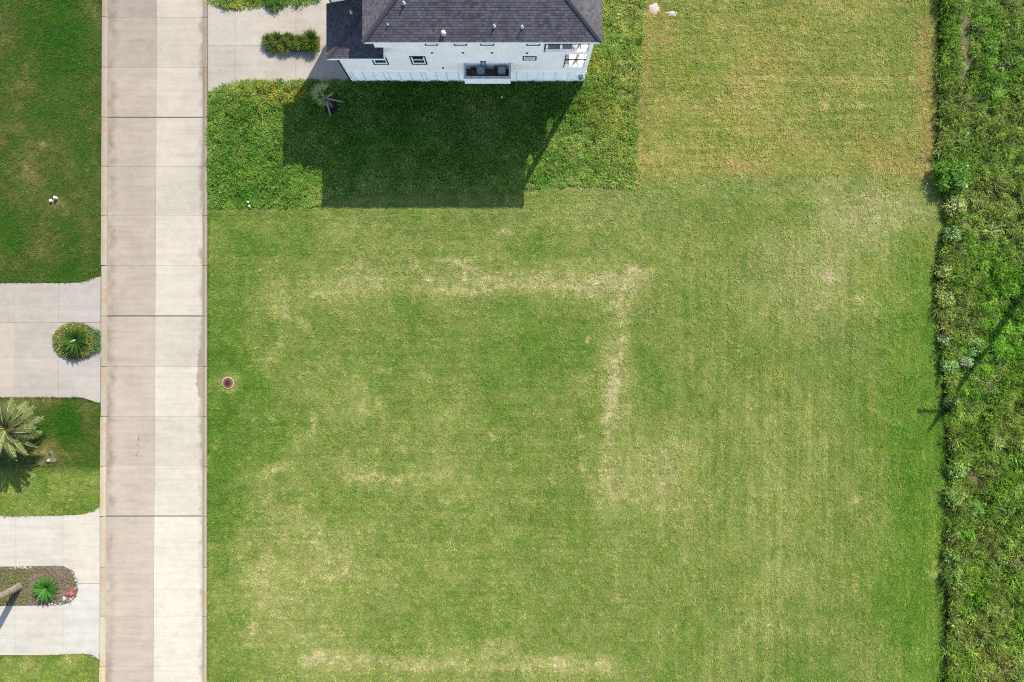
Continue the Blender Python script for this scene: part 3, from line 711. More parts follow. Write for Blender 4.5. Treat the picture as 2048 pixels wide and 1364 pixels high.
# tall weeds round the house
px, py = sample(44, 405, 1295, -40, 425)
ok = in_weed(px, py) & ~hard(px, py) & ~in_house(px, py, -1) & (np.hypot((px - 664) / 17, (py - 213) / 17) > 1)
px, py = px[ok], py[ok]; n = len(px)
c = weed_col(px, py) * (1.03 + rng.normal(0, .19, n))[:, None].clip(.3, 2) * (1 + rng.normal(0, .06, (n, 3)))
hh = .55 + .9 * fbm(px, py, 40, seed=151) + .35 * np.exp(-((py - 190) / 40) ** 2)
hh = hh * np.clip((wb(px) - py) / 60 + .55, .55, 1) * (.5 + 1.0 * sstep(fbm(px, py, 11, seed=153, octv=2), .28, .72))
sc3 = np.stack([rng.uniform(.7, 1.2, n), rng.uniform(.7, 1.2, n), rng.uniform(.7, 1.2, n) * hh], -1)
scatter('weeds', P_WEED, P3(px, py, -.01), sc3, np.clip(c * 1.34 * np.array([1.12, 1.05, 1.06]), 0, 2), .15, 'knee high unmown weeds around the white house', 'weeds')

# wild field at the right
px, py = sample(15, 1862, 2140, -60, 1420)
b = wild_bare(px, py)
ok = (px > edge(py) + 3) & (rng.random(len(px)) > b * 1.1)
px, py = px[ok], py[ok]; n = len(px)
c = wild_col(px, py) * (1.12 + rng.normal(0, .42, n))[:, None].clip(.3, 2.2) * (1 + rng.normal(0, .07, (n, 3)))
hh = .2 + 1.35 * sstep(fbm(px, py, 17, seed=161, octv=3), .3, .72) + .55 * np.exp(-((px - edge(py) - 12) / 16) ** 2)
wsc = rng.uniform(.6, 1.25, n)
sc3 = np.stack([wsc, wsc, rng.uniform(.75, 1.25, n) * hh], -1)
scatter('field_weeds', P_WILD, P3(px, py, -.02), sc3, np.clip(c * 1.12 * np.array([1.13, 1.06, .88]), 0, 2), .2, 'overgrown field of wild weeds along the right side', 'weeds')

# ragged grass fringe along kerbs and driveway edges
fx, fy = [], []
for k in range(1500):
    y = R3(-20, 1390)
    if random.random() < .45: x = xl(y) + R3(-3, 1.5)
    else: x = xr(y) + R3(-1.0, 3) - (R3(0, 7) if 165 < y < 330 and random.random() < .6 else 0)
    fx.append(x); fy.append(y)
for k in range(700):
    x = R3(-20, 200); e = random.choice((drive_a_top, drive_a_bot, drive_b_top, drive_b_bot)); s_ = -1 if e in (drive_a_top, drive_b_top) else 1
    fx.append(x); fy.append(float(e(x)) + s_ * R3(-1.2, 2.5))
fx = np.array(fx); fy = np.array(fy)
ok = ~((fx < 207) & (fx > 190) & (((fy > 556) & (fy < 803)) | ((fy > 1024) & (fy < 1310)))) & ~((fx > 405) & (fy < 172))
fx, fy = fx[ok], fy[ok]; n = len(fx)
q = np.where(fx < 208, np.minimum(fx, 195), fx + 8); c, _ = lawn_col(q, fy)
c = c * (1 + rng.normal(0, .15, n))[:, None]
sc3 = np.stack([rng.uniform(.6, 1.1, n), rng.uniform(.6, 1.1, n), rng.uniform(.9, 2.2, n)], -1)
scatter('edge_grass', P_LAWN, P3(fx, fy, .02), sc3, np.clip(c * 1.1, 0, 2), .3, 'ragged grass fringe along kerbs and driveway edges', 'grass')

# yellow wildflowers in the lot
mb = MB()
for k in range(420):
    cx, cy, rx, ry = random.choice([(1640, 610, 50, 30), (1790, 640, 40, 100), (1760, 760, 60, 120), (1800, 970, 40, 50), (1790, 1040, 60, 60), (1590, 460, 20, 12), (1760, 1200, 40, 60), (1830, 1100, 30, 60)])
    x, y = random.gauss(cx, rx), random.gauss(cy, ry)
    if x > edge(y) - 6: continue
    p = G(x, y, R3(.05, .09)); a0 = R3(0, 6.28); rr = R3(.018, .034)
    n = len(mb.v); mb.v += [(p.x + rr * math.cos(a0 + i * 1.2566), p.y + rr * math.sin(a0 + i * 1.2566), p.z + R3(-.01, .01)) for i in range(5)]; mb.f.append(tuple(range(n, n + 5)))
tag(mb.build('wildflowers', M['flower']), 'tiny yellow flowers sprinkled in the grass at right', 'flowers', kind='stuff')

# ------------------------------------------------------------------ the house
YS = gy(163.6); XW = gx(703.3); XM = gx(782.0); XE = gx(1167.0); YN = gy(-120); YG = gy(83.0); YWN = gy(-4.0)   # south wall, west, upper west, east, north, wing south
ZE, ZL = 7.85, 5.5                                                                              # main and lower eave heights
def Wp(px, py):
    """picture pixel on the south wall -> (x, z)"""
    q = YS * S / (CY - py); return gx(px) * q, H * (1 - q)
house = empty('house', (0, 0, 0))
tag(house, 'white two storey house with grey shingle hip roofs and black trimmed windows', 'house')

def wall_holes(axis, c0, c1, a0, a1, z0, z1, holes):
    """wall slab between c0 and c1 on the given axis, spanning a0..a1 and z0..z1, with rectangular openings"""
    A = sorted({a0, a1, *[h[0] for h in holes], *[h[1] for h in holes]}); Z = sorted({z0, z1, *[h[2] for h in holes], *[h[3] for h in holes]})
    A = [a for a in A if a0 <= a <= a1]; Z = [z for z in Z if z0 <= z <= z1]
    def solid(i, j):
        if i < 0 or j < 0 or i >= len(A) - 1 or j >= len(Z) - 1: return False
        am, zm = (A[i] + A[i + 1]) / 2, (Z[j] + Z[j + 1]) / 2
        return not any(h[0] < am < h[1] and h[2] < zm < h[3] for h in holes)
    P = (lambda a, c, z: (a, c, z)) if axis == 'y' else (lambda a, c, z: (c, a, z))
    mb = MB()
    for i in range(len(A) - 1):
        for j in range(len(Z) - 1):
            if not solid(i, j): continue
            l, r_, b, t_ = A[i], A[i + 1], Z[j], Z[j + 1]
            mb.quad(P(l, c0, b), P(r_, c0, b), P(r_, c0, t_), P(l, c0, t_)); mb.quad(P(r_, c1, b), P(l, c1, b), P(l, c1, t_), P(r_, c1, t_))
            if not solid(i - 1, j): mb.quad(P(l, c0, b), P(l, c0, t_), P(l, c1, t_), P(l, c1, b))
            if not solid(i + 1, j): mb.quad(P(r_, c0, b), P(r_, c1, b), P(r_, c1, t_), P(r_, c0, t_))
            if not solid(i, j - 1): mb.quad(P(l, c0, b), P(l, c1, b), P(r_, c1, b), P(r_, c0, b))
            if not solid(i, j + 1): mb.quad(P(l, c0, t_), P(r_, c0, t_), P(r_, c1, t_), P(l, c1, t_))
    return mb

ZB = Wp(900, 143)[1]                       # top of the board and batten base
# windows on the south wall: picture x0,x1,y_top,y_bottom (y_top None: hidden by the eave), muntin
WINS = [(824, 855, 112, 128.6, 'h'), (748, 778.5, 112, 128.6, 'h'), (850, 876, None, 90.3, 'h'), (908, 934, None, 90.3, 'h'), (960.5, 988.5, None, 90.3, 'h'), (1052.5, 1080, None, 90.5, 'h'), (1045.2, 1072.6, 112.2, 120, 'h')]
holes = [(XW - 1, XM, ZL - .1, ZE + 1)]
wrec = []
for a, b, t0, b0, mu in WINS:
    xa, z0 = Wp(a, b0); xb, _ = Wp(b, b0)
    z1 = Wp(a, t0)[1] if t0 else z0 + 1.15
    holes.append((xa + .06, xb - .06, z0 + .06, z1 - .06)); wrec.append((xa, xb, z0, z1, mu))
lx0, lz0 = Wp(1128, 134); lx1, _ = Wp(1169, 134); lz1 = Wp(1130, 109)[1]
ux0, uz0 = Wp(1089, 103.8); ux1 = lx1; uz1 = 7.1
holes += [(lx0, lx1, lz0, lz1), (ux0, ux1, uz0, uz1)]
wall_holes('y', YS, YS + .18, XW, XE, ZB, ZE - .15, holes).build('wall', M['white'], house)
base = MB().box(XW, XE, YS - .012, YS + .18, -.2, ZB - .004).build('base_wall', M['batten'], house)
MB().box(XW - .01, XE + .012, YS - .05, YS + .1, ZB - .004, ZB + .05).build('water_table', M['trim'], house)
# battens of the base wall, read off the picture at y = 150
for px_ in (700.5, 706.5, 727, 748, 768, 778, 799, 822, 843, 851, 872, 893, 916, 1032, 1053, 1075, 1085, 1109, 1135, 1160):
    x, _ = Wp(px_, 152)
    MB().box(x - .03, x + .03, YS - .052, YS - .010, -.15, ZB - .012).build('batten', M['trim'], base)
    MB().box(x + .031, x + .052, YS - .016, YS - .009, -.15, ZB - .014).build('side_strip', M['railgrey'], base)  # thin grey strip along one side of each batten
MB().box(XW - .03, XW + .05, YS - .065, YS + .06, -.1, ZL - .16).build('corner_strip', M['black'], house)  # narrow black strip up the wall corner
ey0, ey1 = YS + .45, YS + 4.3
wall_holes('x', XE - .18, XE, YS + .18, YN, -.2, ZE - .15, [(ey0, ey1, lz0, lz1), (ey0, ey1, uz0, uz1), (ey1 + 2, ey1 + 4, 3.4, 4.9)]).build('wall', M['white'], house)
wall_holes('x', XW, XW + .18, YS + .18, YWN, -.2, ZE - .15, [(YS - 1, YG, ZL - .1, ZE + 1)]).build('wall', M['white'], house)
MB().box(XM + .18, XE - .18, YN - .18, YN, -.2, ZE - .15).build('wall', M['white'], house)
MB().box(XM, XM + .18, YWN, YN, -.2, ZE - .15).build('wall', M['white'], house)
MB().box(XW + .18, XM, YWN - .18, YWN, -.2, ZE - .15).build('wall', M['white'], house)
MB().box(XM, XM + .18, YS + .18, YG + .18, ZL - .3, ZE - .15).build('wall', M['white'], house)
MB().box(XW + .18, XM, YG, YG + .18, ZL - .3, ZE - .15).build('wall', M['white'], house)
MB().box(XW - .02, XW + .05, YG - .04, YG + .05, ZL - .1, ZE - .16).build('corner_strip', M['black'], house)
# two level porch in the south-east corner
pf = MB().box(lx0 - .1, XE - .004, YS + .18, ey1 + .3, lz0 - .22, lz0 - .06).build('porch_floor', M['porch'], house)
pf2 = MB().box(ux0 - .1, XE - .19, YS + .18, ey1 + .3, uz0 - .22, uz0 - .07).build('porch_floor', M['porch'], house)
nb_ = 22
for i in range(nb_):
    a = YS + .19 + (ey1 + .05 - YS) * i / nb_
    MB().box(ux0, ux0 + 1.95, a, a + (ey1 + .05 - YS) / nb_ - .012, uz0 - .066, uz0 - .036).build('deck_board', M['deckshade'], pf2)  # shade over this part of the porch floor is painted as grey boards
MB().box(lx0 - .15, lx0, YS + .18, ey1 + .3, lz0 - .2, uz0 - .23).build('porch_wall', M['white'], house)
MB().box(ux0 - .15, ux0, YS + .18, ey1 + .3, uz0 - .05, ZE - .16).build('porch_wall', M['white'], house)
MB().box(lx0 - .15, XE - .2, ey1 + .3, ey1 + .45, lz0 - .2, uz0 - .23).build('porch_wall', M['white'], house)
MB().box(ux0 - .15, XE - .2, ey1 + .3, ey1 + .45, uz0 - .05, ZE - .16).build('porch_wall', M['white'], house)
for zf, x0, x1 in ((lz0, lx0, lx1), (uz0, ux0, ux1)):
    rl = MB().box(x0, x1, YS + .05, YS + .11, zf + .96, zf + 1.03).build('porch_rail', M['black'], house)
    MB().box(XE - .12, XE - .06, ey0, ey1, zf + .96, zf + 1.03).build('porch_rail', M['black'], house)
    MB().box(x0 - .05, x0, YS - .03, YS + .04, zf - .03, (lz1 if zf < 4 else uz1)).build('opening_trim', M['black'], house)
for pxx in (1094, 1122.5, 1151):
    x, _ = Wp(pxx, 102)
    mb = MB(); mb.box(x - .05, x + .05, YS + .24, YS + .34, uz0 - .04, uz0 + .75); mb.box(x - .075, x + .075, YS + .215, YS + .365, uz0 - .036, uz0 + .06); mb.build('porch_post', M['trim'], house)
for yy in (YS + 1.7, YS + 3.0):
    MB().box(XE - .16, XE - .04, yy, yy + .12, lz0, lz1).build('porch_column', M['trim'], house)
    MB().box(XE - .16, XE - .04, yy, yy + .12, uz0, uz1).build('porch_column', M['trim'], house)

def window(xa, xb, z0, z1, mu):
    w = empty('window'); w.parent = house
    mb = MB(); t_ = .075; y0, y1 = YS - .035, YS + .03
    for q in ((xa, xa + t_, z0, z1), (xb - t_, xb, z0, z1), (xa + t_, xb - t_, z0, z0 + t_ * .7), (xa + t_, xb - t_, z1 - t_ * .7, z1)): mb.box(q[0], q[1], y0, y1, q[2], q[3])
    mb.build('surround', M['black'], w)
    mb = MB(); a, b, c, d = xa + t_, xb - t_, z0 + t_ * .7, z1 - t_ * .7; f = .085; y0, y1 = YS + .004, YS + .07
    for q in ((a, a + f, c, d), (b - f, b, c, d), (a + f, b - f, c, c + f), (a + f, b - f, d - f, d)): mb.box(q[0], q[1], y0, y1, q[2], q[3])
    zm = (c + d) / 2; mb.box(a + f, b - f, y0 + .006, y1, zm - .03, zm + .03); mb.build('frame', M['trim'], w)
    for u, v in ((c + f, zm - .03), (zm + .03, d - f)): MB().box(a + f, b - f, YS + .05, YS + .062, u, v).build('pane', M['glass'], w)
    MB().box(xa, xb, YS + .09, YS + .12, z0, z1).build('blind', M['black'], w)
for w in wrec: window(*w)
for pxx, pyy in ((864, 105), (926, 105), (984, 105), (1054, 105.5), (886, 135.2)):
    x, z = Wp(pxx, pyy); MB().box(x - .065, x + .065, YS - .06, YS + .01, z - .04, z + .05).build('wall_vent', M['black'], house)

# roofs: shingle courses are stepped strips
def courses(mb, ea, eb, ta, tb, n, step=.010):
    ea, eb, ta, tb = map(Vector, (ea, eb, ta, tb))
    nrm = (eb - ea).cross(ta - ea)
    if nrm.length < 1e-6: nrm = (eb - ea).cross(tb - ea)
    nrm.normalize()
    if nrm.z < 0: nrm = -nrm
    u = (eb - ea).normalized(); vdir = nrm.cross(u)
    def uv(p): d = p - ea; return (d.dot(u), abs(d.dot(vdir)))
    for i in range(n):
        t0, t1 = i / n, (i + 1) / n
        a0, b0, a1, b1 = ea.lerp(ta, t0), eb.lerp(tb, t0), ea.lerp(ta, t1), eb.lerp(tb, t1)
        A, B = a0 + nrm * step, b0 + nrm * step
        mb.quad(A, B, b1, a1, [uv(a0), uv(b0), uv(b1 - vdir * 0), uv(a1)]); mb.quad(a0, b0, B, A, [uv(a0), uv(b0), uv(b0), uv(a0)])
def hip_roof(name, x0, x1, y0, y1, z, pitch, parent):
    w, d = x1 - x0, y1 - y0; mb = MB()
    if w <= d:
        rg = w / 2; R0 = (x0 + rg, y0 + rg, z + rg * pitch); R1 = (x0 + rg, y1 - rg, z + rg * pitch)
        faces = [((x0, y0, z), (x1, y0, z), R0, R0), ((x1, y0, z), (x1, y1, z), R0, R1), ((x1, y1, z), (x0, y1, z), R1, R1), ((x0, y1, z), (x0, y0, z), R1, R0)]
        hips = [((x0, y0, z), R0), ((x1, y0, z), R0), ((x0, y1, z), R1), ((x1, y1, z), R1), (R0, R1)]
    else:
        rg = d / 2; R0 = (x0 + rg, y0 + rg, z + rg * pitch); R1 = (x1 - rg, y0 + rg, z + rg * pitch)
        faces = [((x0, y0, z), (x1, y0, z), R0, R1), ((x1, y0, z), (x1, y1, z), R1, R1), ((x1, y1, z), (x0, y1, z), R1, R0), ((x0, y1, z), (x0, y0, z), R0, R0)]
        hips = [((x0, y0, z), R0), ((x1, y0, z), R1), ((x0, y1, z), R0), ((x1, y1, z), R1), (R0, R1)]
    n = int(rg * math.sqrt(1 + pitch * pitch) / .143)
    for f in faces: courses(mb, *f, n)
    ro = mb.build(name, M['shingle'], parent)
    cap(hips, ro)
    return ro
capm = MB(); 
for sgn in (-1, 1):
    q = [(0, 0, .03), (.26, 0, .02), (.26, sgn * .14, -.035), (0, sgn * .14, -.025)]
    if sgn < 0: q = q[::-1]
    capm.quad(*q, uv=[(0, 0), (.26, 0), (.26, .14), (0, .14)])
    q = [(0, 0, .03), (0, sgn * .14, -.025), (0, sgn * .14, -.045), (0, 0, .01)]
    capm.quad(*q, uv=[(0, 0), (.1, 0), (.1, .02), (0, .02)])
capmesh = capm.mesh('hip_cap', M['shingle'])
def cap(lines, ro):
    for a, b in lines:
        a, b = Vector(a), Vector(b); d = b - a; n = int(d.length / .2)
        for i in range(n):
            p = a + d * (i / n); m = d.to_track_quat('X', 'Z').to_euler()
            if p.y > 25.5: continue          # far side of the roof: plain ridge
            place('hip_cap', capmesh, ro, p + Vector((0, 0, .035)), m)
EX0, EX1, EY0, EY1 = gx(773), gx(1175), gy(181), YN + .5
roof = hip_roof('roof', EX0, EX1, EY0, EY1, ZE, .48, house)
WX0, WY0 = gx(694.7), gy(100)
WY1 = YWN + .5
wing = hip_roof('wing_roof', WX0, WX0 + 8.6, WY0, WY1, ZE - .001, .48, house)
def ring(name, x0, x1, y0, y1, z0, z1, t_=.03):
    mb = MB(); mb.box(x0, x1, y0, y0 + t_, z0, z1).box(x0, x1, y1 - t_, y1, z0, z1).box(x0, x0 + t_, y0 + t_, y1 - t_, z0, z1).box(x1 - t_, x1, y0 + t_, y1 - t_, z0, z1)
    mb.box(x0 + t_, x1 - t_, y0 + t_, y1 - t_, z0 + .03, z0 + .045)
    return mb.build(name, M['trim'], house)
ring('fascia', EX0 + .012, EX1 - .012, EY0 + .012, EY1 - .02, ZE - .2, ZE + .002)
ring('fascia', WX0 + .012, XM - .2, WY0 + .012, WY1 - .012, ZE - .203, ZE + .001)
# lower roof over the single storey corner
LX1 = gx(798); p_ = .33; cx_ = XM - .01; cy_ = YG - .01
mb = MB()
dW = cx_ - WX0; dN = cy_ - EY0; k_ = min(dW, dN)
nS = int(dN * math.sqrt(1 + p_ * p_) / .143); nW = int(dW * math.sqrt(1 + p_ * p_) / .143)
courses(mb, (WX0, EY0, ZL), (cx_, EY0, ZL), (WX0 + k_, EY0 + k_, ZL + k_ * p_), (cx_, EY0 + k_, ZL + k_ * p_), nW)
courses(mb, (WX0, cy_, ZL), (WX0, EY0, ZL), (WX0 + k_, cy_, ZL + k_ * p_), (WX0 + k_, EY0 + k_, ZL + k_ * p_), nW)
if dN > k_: courses(mb, (WX0 + k_ - .02, EY0 + k_, ZL + k_ * p_), (cx_, EY0 + k_, ZL + k_ * p_), (WX0 + k_ - .02, cy_, ZL + k_ * p_), (cx_, cy_, ZL + k_ * p_), 3)
dR = YS - .01 - EY0
courses(mb, (cx_, EY0, ZL), (LX1, EY0, ZL), (cx_, EY0 + dR, ZL + dR * p_), (LX1, EY0 + dR, ZL + dR * p_), 4)
lroof = mb.build('lower_roof', M['shingle'], house)
cap([((WX0, EY0, ZL), (WX0 + k_, EY0 + k_, ZL + k_ * p_))], lroof)
fm = MB().box(WX0 - .012, LX1, EY0 - .012, EY0 + .016, ZL - .2, ZL - .004).box(WX0 - .012, WX0 + .016, EY0 + .016, cy_, ZL - .2, ZL - .004)
fm.box(LX1 - .03, LX1 + .015, EY0 + .016, YS - .003, ZL - .2, ZL + .22)
fm.box(WX0 + .02, LX1 - .04, EY0 + .02, YS - .003, ZL - .17, ZL - .155); fm.box(WX0 + .02, XW - .003, YS, cy_, ZL - .17, ZL - .155)
fm.build('fascia', M['trim'], house)
def roof_at(px_, py_, z):
    for _ in range(12):
        p = I(px_, py_, z); z = ZE + .48 * min(p.y - EY0, p.x - EX0, EX1 - p.x)
    return I(px_, py_, z)
def vent_pipe(px_, py_, parent, rr, h, mats, z=None):
    p = roof_at(px_, py_, 8.5) if z is None else I(px_, py_, z)
    v = MB().lathe([(rr, -.05), (rr, h), (rr * .8, h + .012)], tuple(p), 12).build('vent_pipe', mats[0], parent, True)
    MB().lathe([(rr * 2.0, -.04), (rr * 2.0, .03), (rr * 1.3, .07), (rr * 1.04, .1)], tuple(p), 12).build('flashing', mats[1], parent, True)
    return v
vent_pipe(988.5, 53, roof, .05, .24, (M['railgrey'], M['grey'])); vent_pipe(1044, 55, roof, .05, .24, (M['railgrey'], M['grey'])); vent_pipe(808, 7, roof, .05, .24, (M['railgrey'], M['grey']))
vent_pipe(702.5, 25, lroof, .05, .24, (M['railgrey'], M['grey']), 6.35); vent_pipe(776, 50, roof, .03, .12, (M['railgrey'], M['grey']))
p = roof_at(887, 67, 8.4)
MB().lathe([(.16, -.06), (.16, .03), (.11, .07), (.10, .14)], tuple(p), 14).build('flue', M['copper'], roof, True)
MB().lathe([(.1, .14), (.12, .16), (.13, .19), (.10, .25), (.03, .28)], tuple(p), 14).build('flue_cap', M['pvc'], roof, True)

# cantilevered equipment platform on the south wall
pz1 = Wp(960, 125)[1]; pxa = gx(928) * (1 - pz1 / H); pxb = gx(1021) * (1 - pz1 / H); yo = gy(155.5) * (1 - pz1 / H); pz0 = 2.35
plat = MB().box(pxa + .09, pxb - .09, yo + .09, YS - .06, pz0, pz0 + .1).build('platform', M['joint'], house)
nbd = 8
for i in range(nbd):
    a = yo + .1 + (YS - .07 - yo - .1) * i / nbd; bb = yo + .1 + (YS - .07 - yo - .1) * (i + 1) / nbd
    MB().box(pxa + .1, pxb - .1, a, bb - .012, pz0 + .1, pz0 + .13).build('deck_board', M['deckwood'], plat)
mb = MB().box(pxa, pxb, yo, yo + .08, pz0 - .02, pz1 - .06).box(pxa, pxa + .08, yo + .08, YS - .055, pz0 - .02, pz1 - .06).box(pxb - .08, pxb, yo + .08, YS - .055, pz0 - .02, pz1 - .06)
mb.build('screen_wall', M['batten'], plat)
for i in range(3):
    a = pxa + .07 + (pxb - pxa - .08) * i / 3; b = pxa + .01 + (pxb - pxa - .08) * (i + 1) / 3
    MB().box(a, b, yo - .025, yo - .002, pz0 + .1, pz1 - .22).build('screen_panel', M['trim'], plat)
MB().box(pxa - .03, pxb + .03, yo - .05, yo + .11, pz1 - .056, pz1).box(pxa - .03, pxa + .11, yo + .11, YS - .055, pz1 - .056, pz1).box(pxb - .11, pxb + .03, yo + .11, YS - .055, pz1 - .056, pz1).build('cap_rail', M['railgrey'], plat)
for pxx, pyy, w_, h_ in ((963, 123, .07, .11), (969.3, 123, .07, .11)):
    x, z = Wp(pxx, pyy); MB().box(x - w_, x + w_, YS - .1, YS, z - h_, z + h_).build('disconnect_box', M['dgrey'], house)
for pxx, pyy in ((946, 134), (992, 132)):
    x, z = Wp(pxx, pyy); MB().box(x - .14, x + .14, YS - .13, YS - .04, z - .16, z + .16).build('service_box', M['dgrey'], house)
for (pa, pb), (pc, pd) in (((962, 126), (961, 137)), ((970, 126), (992, 140))):
    x0, z0 = Wp(pa, pb); x1, z1 = Wp(pc, pd)
    pts = [Vector((x0 + (x1 - x0) * (i / 8) ** 1.4, YS - .07 - .12 * math.sin(math.pi * i / 8), z0 + (z1 - z0) * (i / 8) ** .8)) for i in range(9)]
    MB().tube(pts, .022, 6).build('refrigerant_line', M['black'], house)
# meter on the south-east corner
x, z = Wp(1161, 151)
mtr = MB().box(x - .14, x + .14, YS - .19, YS - .05, z - .22, z + .2).build('electric_meter', M['grey'], house)
MB().tube([(x, YS - .19, z + .02), (x, YS - .28, z + .02)], [.1, .09], 14).build('meter_dial', M['dgrey'], mtr, True)
MB().tube([(x + .1, YS - .1, z - .2), (x + .12, YS - .1, z - .3), (x + .3, YS - .1, z - .3), (x + .3, YS - .1, -.05)], .035, 8).build('conduit', M['grey'], mtr, True)

def condenser(px_, py_, label):
    z = pz0 + .135; top = z + .72; p = I(px_, py_, top); w = .27
    root = empty('air_conditioner', (p.x, p.y, z), 0); tag(root, label, 'air conditioner', 'air conditioners on the platform')
    mb = MB(); c_ = .07
    oc = [(-w + c_, -w), (w - c_, -w), (w, -w + c_), (w, w - c_), (w - c_, w), (-w + c_, w), (-w, w - c_), (-w, -w + c_)]
    mb.prism(oc, 0, .70); mb.build('casing', M['ac'], root)
    for i in range(9):
        zz = .06 + i * .07; MB().box(-w - .008, w + .008, -w + .08, w - .08, zz, zz + .03).build('louvre', M['ac'], root)
    MB().lathe([(.245, .70), (.245, .725), (.222, .73), (.218, .705)], (0, 0, 0), 24).build('fan_ring', M['acring'], root, True)
    MB().lathe([(.22, .702), (.01, .702)], (0, 0, 0), 24).build('fan_well', M['dgrey'], root)
    for i in range(4):
        a = i * math.pi / 2 + .5; mb = MB()
        q = [(.05, -.03, .708), (.2, -.1, .708), (.22, .03, .722), (.06, .03, .718)]
        mb.quad(*[(x_ * math.cos(a) - y_ * math.sin(a), x_ * math.sin(a) + y_ * math.cos(a), z_) for x_, y_, z_ in q]); mb.build('fan_blade', M['acring'], root)
    MB().lathe([(.06, .70), (.06, .735), (.03, .745)], (0, 0, 0), 12).build('fan_hub', M['acring'], root)
    g = MB()
    for rr in (.1, .15, .2): g.tube([(rr * math.cos(i * math.pi / 12), rr * math.sin(i * math.pi / 12), .737) for i in range(25)], .004, 4, False)
    g.build('fan_guard', M['acring'], root)
M['ac'] = mat_plain('grey_casing', (0.07, 0.085, 0.09), .5, .4, nscale=4, var=.12); M['acring'] = mat_plain('pale_grey_ring', (0.16, 0.20, 0.22), .45, .5, nscale=4, var=.1)
condenser(961.5, 140.5, 'grey air conditioner unit nearer the driveway on the wall platform')
condenser(1003.5, 140.5, 'grey air conditioner unit farther from the driveway on the wall platform')

# ------------------------------------------------------------------ palms and planting
def frond_mesh(name, L, nl, ll, lw, arch, mat_l, mat_s, vee=.35, droop=.25, tip_taper=.35):
    """feather leaf along +x, arching down; two materials"""
    mb = MB(); pts = []
    for i in range(13):
        t_ = i / 12; pts.append(Vector((L * (t_ - .12 * t_ * t_ * arch), 0, L * (arch * (.55 * t_ - .95 * t_ * t_)))))
    mb.tube(pts, [.022 * (1 - .8 * i / 12) for i in range(13)], 4); ns = len(mb.f)
    for i in range(nl):
        t_ = .12 + .88 * i / (nl - 1); k = min(11, int(t_ * 12)); f = t_ * 12 - k; p = pts[k].lerp(pts[k + 1], f); tg = (pts[k + 1] - pts[k]).normalized()
        l_ = ll * (math.sin(math.pi * min(1, .18 + .72 * t_)) ** .7) * random.uniform(.85, 1.1) * (1 - tip_taper * t_ * t_)
        for s_ in (-1, 1):
            d = tg * random.uniform(.55, .8) + Vector((0, s_, 0)) * .8 + Vector((0, 0, vee * random.uniform(.4, 1.2) - droop * t_))
            mb.leaf(p, d, Vector((0, 0, 1)), l_, lw, .15)
    me = mb.mesh(name, None); me.materials.append(mat_s); me.materials.append(mat_l)
    me.polygons.foreach_set('material_index', [0 if i < ns else 1 for i in range(len(me.polygons))]); me.update()
    return me
def trunk(h, r0, r1, mat, parent, rings=14, seg=12, wob=.06, rough=.09):
    mb = MB(); pts = []; rad = []
    for i in range(rings + 1):
        t_ = i / rings; pts.append((wob * math.sin(t_ * 3), wob * math.cos(t_ * 2.3) - wob, h * t_ - .1 * (1 - t_))); rad.append((r0 + (r1 - r0) * t_) * (1.0 + (rough if i % 2 else -rough * .7)))
    return mb.tube(pts, rad, seg).build('trunk', mat, parent, False)
def feather_palm(name, label, base, h, meshes, nf, tr, group=None, cat='palm tree'):
    root = empty(name, base); tag(root, label, cat, group)
    trunk(h, tr[0], tr[1], M['bark'], root, int(h * 13), 12, .06, .06)
    for i in range(nf):
        t_ = i / nf; el = math.radians(72 - 92 * t_ ** .9 + random.uniform(-7, 7)); az = i * 2.39996 + random.uniform(-.15, .15)
        place('frond', random.choice(meshes), root, (.06 * math.cos(az), .06 * math.sin(az), h + .05 * (1 - t_)), (random.uniform(-.25, .25), -el * .75 - .1, az), [random.uniform(.85, 1.08) * (.8 if t_ < .15 else 1)] * 3)
    return root
date_fr = [frond_mesh('date_frond_%d' % i, 2.08, 56, .50, .060, .62, M['palmleaf'], M['palmmid'], .15, .3, .2) for i in range(4)]
feather_palm('palm_tree', 'feathery grey green palm on the lawn between the two left driveways', I(12, 860, 2.2).xy.to_3d(), 2.0, date_fr, 46, (.26, .2))
sago_fr = [frond_mesh('sago_frond_%d' % i, .95, 40, .13, .022, .5, M['sagoleaf'], M['sagoleaf'], .25, .1, .5) for i in range(3)]
sago_dk = [frond_mesh('dark_sago_frond_%d' % i, .95, 44, .13, .026, .5, M['sagodark'], M['sagodark'], .2, .1, .5) for i in range(3)]
def sago(label, px_, py_, nf, sc_, h, fr=sago_fr):
    b = I(px_, py_, h + .2); root = empty('sago_palm', (b.x, b.y, .03)); tag(root, label, 'sago palm', 'sago palms in the planted beds')
    trunk(h, .16, .13, M['bark'], root, 6, 10, .01)
    for i in range(nf):
        t_ = i / nf; el = math.radians(48 - 50 * t_ + random.uniform(-6, 6)); az = i * 2.39996
        place('frond', random.choice(fr), root, (0, 0, h), (random.uniform(-.2, .2), -el, az), [sc_ * random.uniform(.9, 1.08)] * 3)
    return root
sago('dark green sago palm in the round planted island', 149, 681, 64, 1.0, .5, sago_dk)
sago('bright green sago palm in the long planting bed', 90, 1178, 60, 1.0, .25)

